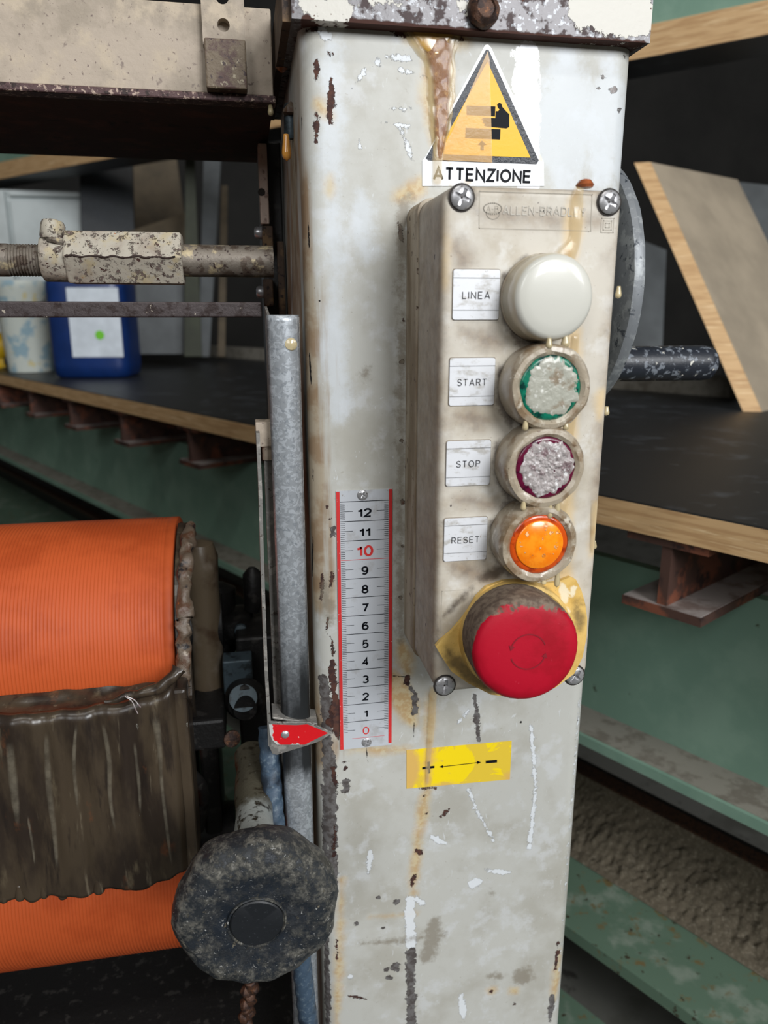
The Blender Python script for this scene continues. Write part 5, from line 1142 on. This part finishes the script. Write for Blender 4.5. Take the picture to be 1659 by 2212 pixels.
lf2 = thing('lower_floor_rail', bp3(-1, n_fr-0.2, -0.5), 'second dull green floor rail at the foot of the column', 'rail')
zr2 = -0.46; n_a = nz_of(1255, 2170, zr2)
obox('rail_top', bp3(-3.0, n_a-0.10, zr2-0.01), E_*3.6, NN*0.10, (0, 0, 0.01), M['rail'], lf2)
obox('rail_side', bp3(-3.0, n_a-0.012, zr2-0.39), E_*3.6, NN*0.012, (0, 0, 0.38), M['rail'], lf2)
tag(obox('sump_plate', bp3(-3.0, n_a, zr2-0.012), E_*3.6, NN*(n_fr-n_a+0.2), (0, 0, 0.012), M['concrete']), 'grey concrete-dusted plate between the two floor rails', 'plate')
for i, (px, py) in enumerate(((1600, 1985), (1590, 1912), (1655, 1940))):
    p = atz(px, py, zr+0.012)
    tag(lathe('wood_chip', p, (0.6+i*0.2, 0.5, 0.1), [(0.001, -0.010), (0.0035, -0.008), (0.004, 0.006), (0.001, 0.011)], M['frame'], seg=7, wob=0.002, wsc=200), ['largest pale wood chip lying on the green floor rail', 'small pale wood chip on the debris above the green rail', 'pale wood chip at the right edge of the picture on the rail'][i], 'wood chip', 'wood chips on the floor rail')

# ------------------------------------------------------------------ things on the bench
cc = atz(205, 812, ZB); s_ = 1.0
can = thing('blue_canister', (cc.x, cc.y, ZB), 'blue plastic canister with white label standing on the bench', 'canister')
d = (cc-CAM); yawc = math.atan2(d.x, d.y)
RX = Vector((math.cos(yawc+0.3), -math.sin(yawc+0.3), 0)); RYv = Vector((-RX.y, RX.x, 0)).normalized()
def ring_obj(name, base, sections, m, parent, nn=48, p=5.0):
    """superellipse sections: (z, half width, half depth)"""
    v = []
    for z, a, b in sections:
        for i in range(nn):
            t = 2*math.pi*i/nn; c, s = math.cos(t), math.sin(t)
            x = a*math.copysign(abs(c)**(2/p), c); y = b*math.copysign(abs(s)**(2/p), s)
            q = base+RX*x+RYv*y; v.append((q.x, q.y, base.z+z))
    f = grid_faces(nn, len(sections), True)+[tuple(reversed(range(nn))), tuple(range((len(sections)-1)*nn, len(sections)*nn))]
    o = obj(name, v, f, m, parent, smooth=True); o.data.set_sharp_from_angle(angle=math.radians(50)); return o
cb_ = Vector((cc.x, cc.y, ZB))+RX*0.012
ring_obj('canister_body', cb_, [(0, 0.078, 0.068), (0.006, 0.085, 0.076), (0.03, 0.088, 0.079), (0.20, 0.088, 0.079), (0.235, 0.084, 0.074), (0.262, 0.07, 0.055), (0.270, 0.045, 0.04)], M['blueplastic'], can)
lathe('screw_cap', cb_+RX*0.03+Vector((0, 0, 0.268)), (0, 0, 1), [(0.024, 0), (0.024, 0.025), (0.021, 0.028), (0.002, 0.028)], M['darkgrey'], can, seg=32)
q0 = cb_+RX*(-0.032)-RYv*0.0795
lb = obox('paper_label', q0+Vector((0, 0, 0.048)), RX*0.112, RYv*0.0012, (0, 0, 0.150), M['paper'], can)
lathe('green_dot', q0+RX*0.064-RYv*0.0004+Vector((0, 0, 0.096)), -RYv, [(0.010, 0), (0.010, 0.0006), (0.002, 0.0007)], M['greendot'], lb, seg=24)
bc = atz(68, 806, ZB)+Vector((-0.01, 0.05, 0)); bc.z = ZB
bk_ = thing('paint_bucket', bc, 'white bucket splashed with pale blue and yellow left of the blue canister', 'bucket')
lathe('bucket_wall', bc, (0, 0, 1), [(0.050, 0), (0.054, 0.002), (0.068, 0.20), (0.072, 0.205), (0.072, 0.22), (0.066, 0.22), (0.064, 0.19), (0.05, 0.01)], M['bucket'], bk_, seg=48)
bm_ = [bc+Vector((0.07*math.cos(t), 0.07*math.sin(t)*0.3-0.06, 0.205-0.05*math.sin(t))) for t in np.linspace(0, math.pi, 9)]
tube('handle', bm_, 0.0018, M['chrome'], bk_, seg=8)
yc = atz(10, 795, ZB); yc.z = ZB
yt = thing('yellow_power_tool', yc, 'yellow and black power tool lying at the left end of the bench', 'power tool')
lathe('tool_body', yc+Vector((-0.03, 0, 0.055)), (1, -0.2, 0.1), [(0.01, -0.09), (0.034, -0.08), (0.038, 0.0), (0.036, 0.05), (0.026, 0.066), (0.012, 0.07)], M['yellowtool'], yt, seg=28)
lathe('tool_grip', yc+Vector((0.0, -0.005, 0.002)), (-0.2, 0, 1), [(0.020, 0), (0.022, 0.01), (0.017, 0.04), (0.018, 0.06)], M['yellowtool'], yt, seg=20)
lathe('tool_motor', yc+Vector((0.01, -0.01, 0.022)), (1, -0.2, 0), [(0.012, 0), (0.022, 0.004), (0.022, 0.03), (0.012, 0.036)], M['darkgrey'], yt, seg=24)

# ------------------------------------------------------------------ upper shelf above the bench
def shelf_pt(px, py, Y): return at(px, py, Y)
A = at(-60, 398, 1.55); B = at(1700, 64, 0.55)
zsx = (A.z+B.z)/2
A = atz(-60, 398, 0.62); B = atz(1720, 62, 0.62); Es = (B-A); Ls = Es.length; Es = Es/Ls; Ns = Vector((-Es.y, Es.x, 0)).normalized()
print('shelf', A, B)
ths = 0.62; th = max(0.03, (atp(1530, 26, A, Ns).z-0.62))
us = thing('upper_shelf', ((A.x+B.x)/2, (A.y+B.y)/2, 0.62), 'pale plywood shelf board high above the bench with a green rail over it', 'shelf')
obox('shelf_board', A-Es*0.3, Es*(Ls+0.8), Ns*0.10, (0, 0, th), M['ply'], us)
obox('black_film', A-Es*0.3+Ns*0.001+Vector((0, 0, -0.0012)), Es*(Ls+0.8), Ns*0.099, (0, 0, 0.0012), M['film'], us)  # black sheet put under the board, stands in for the shade there
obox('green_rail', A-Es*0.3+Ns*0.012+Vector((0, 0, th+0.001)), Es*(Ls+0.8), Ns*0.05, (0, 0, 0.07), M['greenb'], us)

# ------------------------------------------------------------------ boards and panels leaning at the back
def lean(name, pts, Y0, Y1, th_, m, label, cat='board', group=None, back=0.0):
    """four pixel corners (bl, br, tr, tl), bottom at depth Y0, top at depth Y1"""
    a, b = at(*pts[0], Y0), at(*pts[1], Y0+back); c, d_ = at(*pts[2], Y1+back), at(*pts[3], Y1)
    a.z = max(a.z, ZB+0.001); b.z = max(b.z, ZB+0.001)
    nrm = (b-a).cross(d_-a).normalized()
    if nrm.y < 0: nrm = -nrm
    v = [a, b, c, d_]+[x+nrm*th_ for x in (a, b, c, d_)]
    o = obj(name, v, [(0, 1, 2, 3), (7, 6, 5, 4), (0, 4, 5, 1), (1, 5, 6, 2), (2, 6, 7, 3), (3, 7, 4, 0)], m, None, bevel=0.001)
    bm = bmesh.new(); bm.from_mesh(o.data); bmesh.ops.recalc_face_normals(bm, faces=bm.faces); bm.to_mesh(o.data); bm.free()
    return tag(o, label, cat, group)
cab = thing('white_cabinet', at(80, 800, 2.3), 'pale grey-white wall cabinet with two doors behind the canister', 'cabinet')
a = at(-120, 800, 2.3); b = at(190, 330, 2.3)
a.z = ZB+0.001; b.z = min(b.z, 0.615)
box('cabinet_body', a.x, b.x, 2.31, 2.6, a.z, b.z-0.02, M['cabinet'], cab)
m1 = at(25, 500, 2.3).x; zsplit = at(100, 430, 2.3).z
box('cabinet_door', m1+0.008, b.x-0.004, 2.288, 2.31, zsplit+0.006, b.z-0.025, M['cabinet'], cab, bevel=0.002)
box('cabinet_door', m1+0.008, b.x-0.004, 2.288, 2.31, a.z+0.01, zsplit-0.006, M['cabinet'], cab, bevel=0.002)
box('cabinet_door', a.x+0.004, m1-0.006, 2.288, 2.31, a.z+0.01, b.z-0.025, M['cabinet'], cab, bevel=0.002)
lean('leaning_board', [(186, 800), (300, 790), (285, 330), (170, 330)], 2.15, 2.25, 0.02, M['panelk'], 'dark blue-black panel standing beside the white cabinet')
lean('leaning_board', [(290, 760), (420, 760), (412, 455), (278, 500)], 1.95, 2.1, 0.03, M['panelb'], 'short brown fibre panel behind the hexagonal coupling')
lean('leaning_board', [(300, 765), (400, 765), (398, 560), (290, 560)], 1.85, 1.88, 0.02, M['panelgr'], 'grey board low behind the canister')
lean('leaning_board', [(398, 770), (436, 770), (420, 330), (400, 330)], 1.80, 1.88, 0.02, M['panelg'], 'narrow olive board leaning right of the brown panel')
lean('leaning_board', [(428, 770), (452, 770), (478, 330), (440, 330)], 2.05, 2.25, 0.015, M['panelgr'], 'narrow grey board leaning at the back of the bench')
lean('leaning_board', [(470, 770), (486, 770), (492, 400), (478, 400)], 2.05, 2.25, 0.015, M['panelb'], 'thin brown batten leaning near the column')
lean('leaning_board', [(240, 620), (420, 620), (380, 330), (235, 330)], 2.5, 2.6, 0.03, M['panelb'], 'large brown fibre sheet in the dark back corner')
# right of the column
la = thing('leaning_plywood', atz(1600, 889, ZB), 'thick plywood panel with pale edge leaning over the right side of the bench', 'board')
pb0 = atz(1607, 888, ZB); pb1 = atz(1646, 889, ZB)
Dp = pb0.y
t0 = at(1372, 352, Dp+0.25); 
nrm_e = (pb1-pb0)
up_ = t0-pb0
pt1 = at(1420, 360, Dp+0.25)
side = at(1604, 396, Dp+0.39)-pt1
obox('board_core', pb0, up_, nrm_e, side, M['leanface'], la)
obox('pale_edge', pb0-side.normalized()*0.003, up_, nrm_e, side.normalized()*0.003, M['ply'], la)
lean('rear_board', [(1560, 885), (1900, 900), (1850, 420), (1590, 392)], Dp+0.62, Dp+0.85, 0.02, M['panelgr'], 'grey board standing behind the leaning plywood panel at the right edge')
lean('rear_board', [(1340, 850), (1425, 850), (1440, 540), (1340, 500)], Dp+0.75, Dp+0.9, 0.02, M['panelgr'], 'grey board in the dark behind the handwheel')
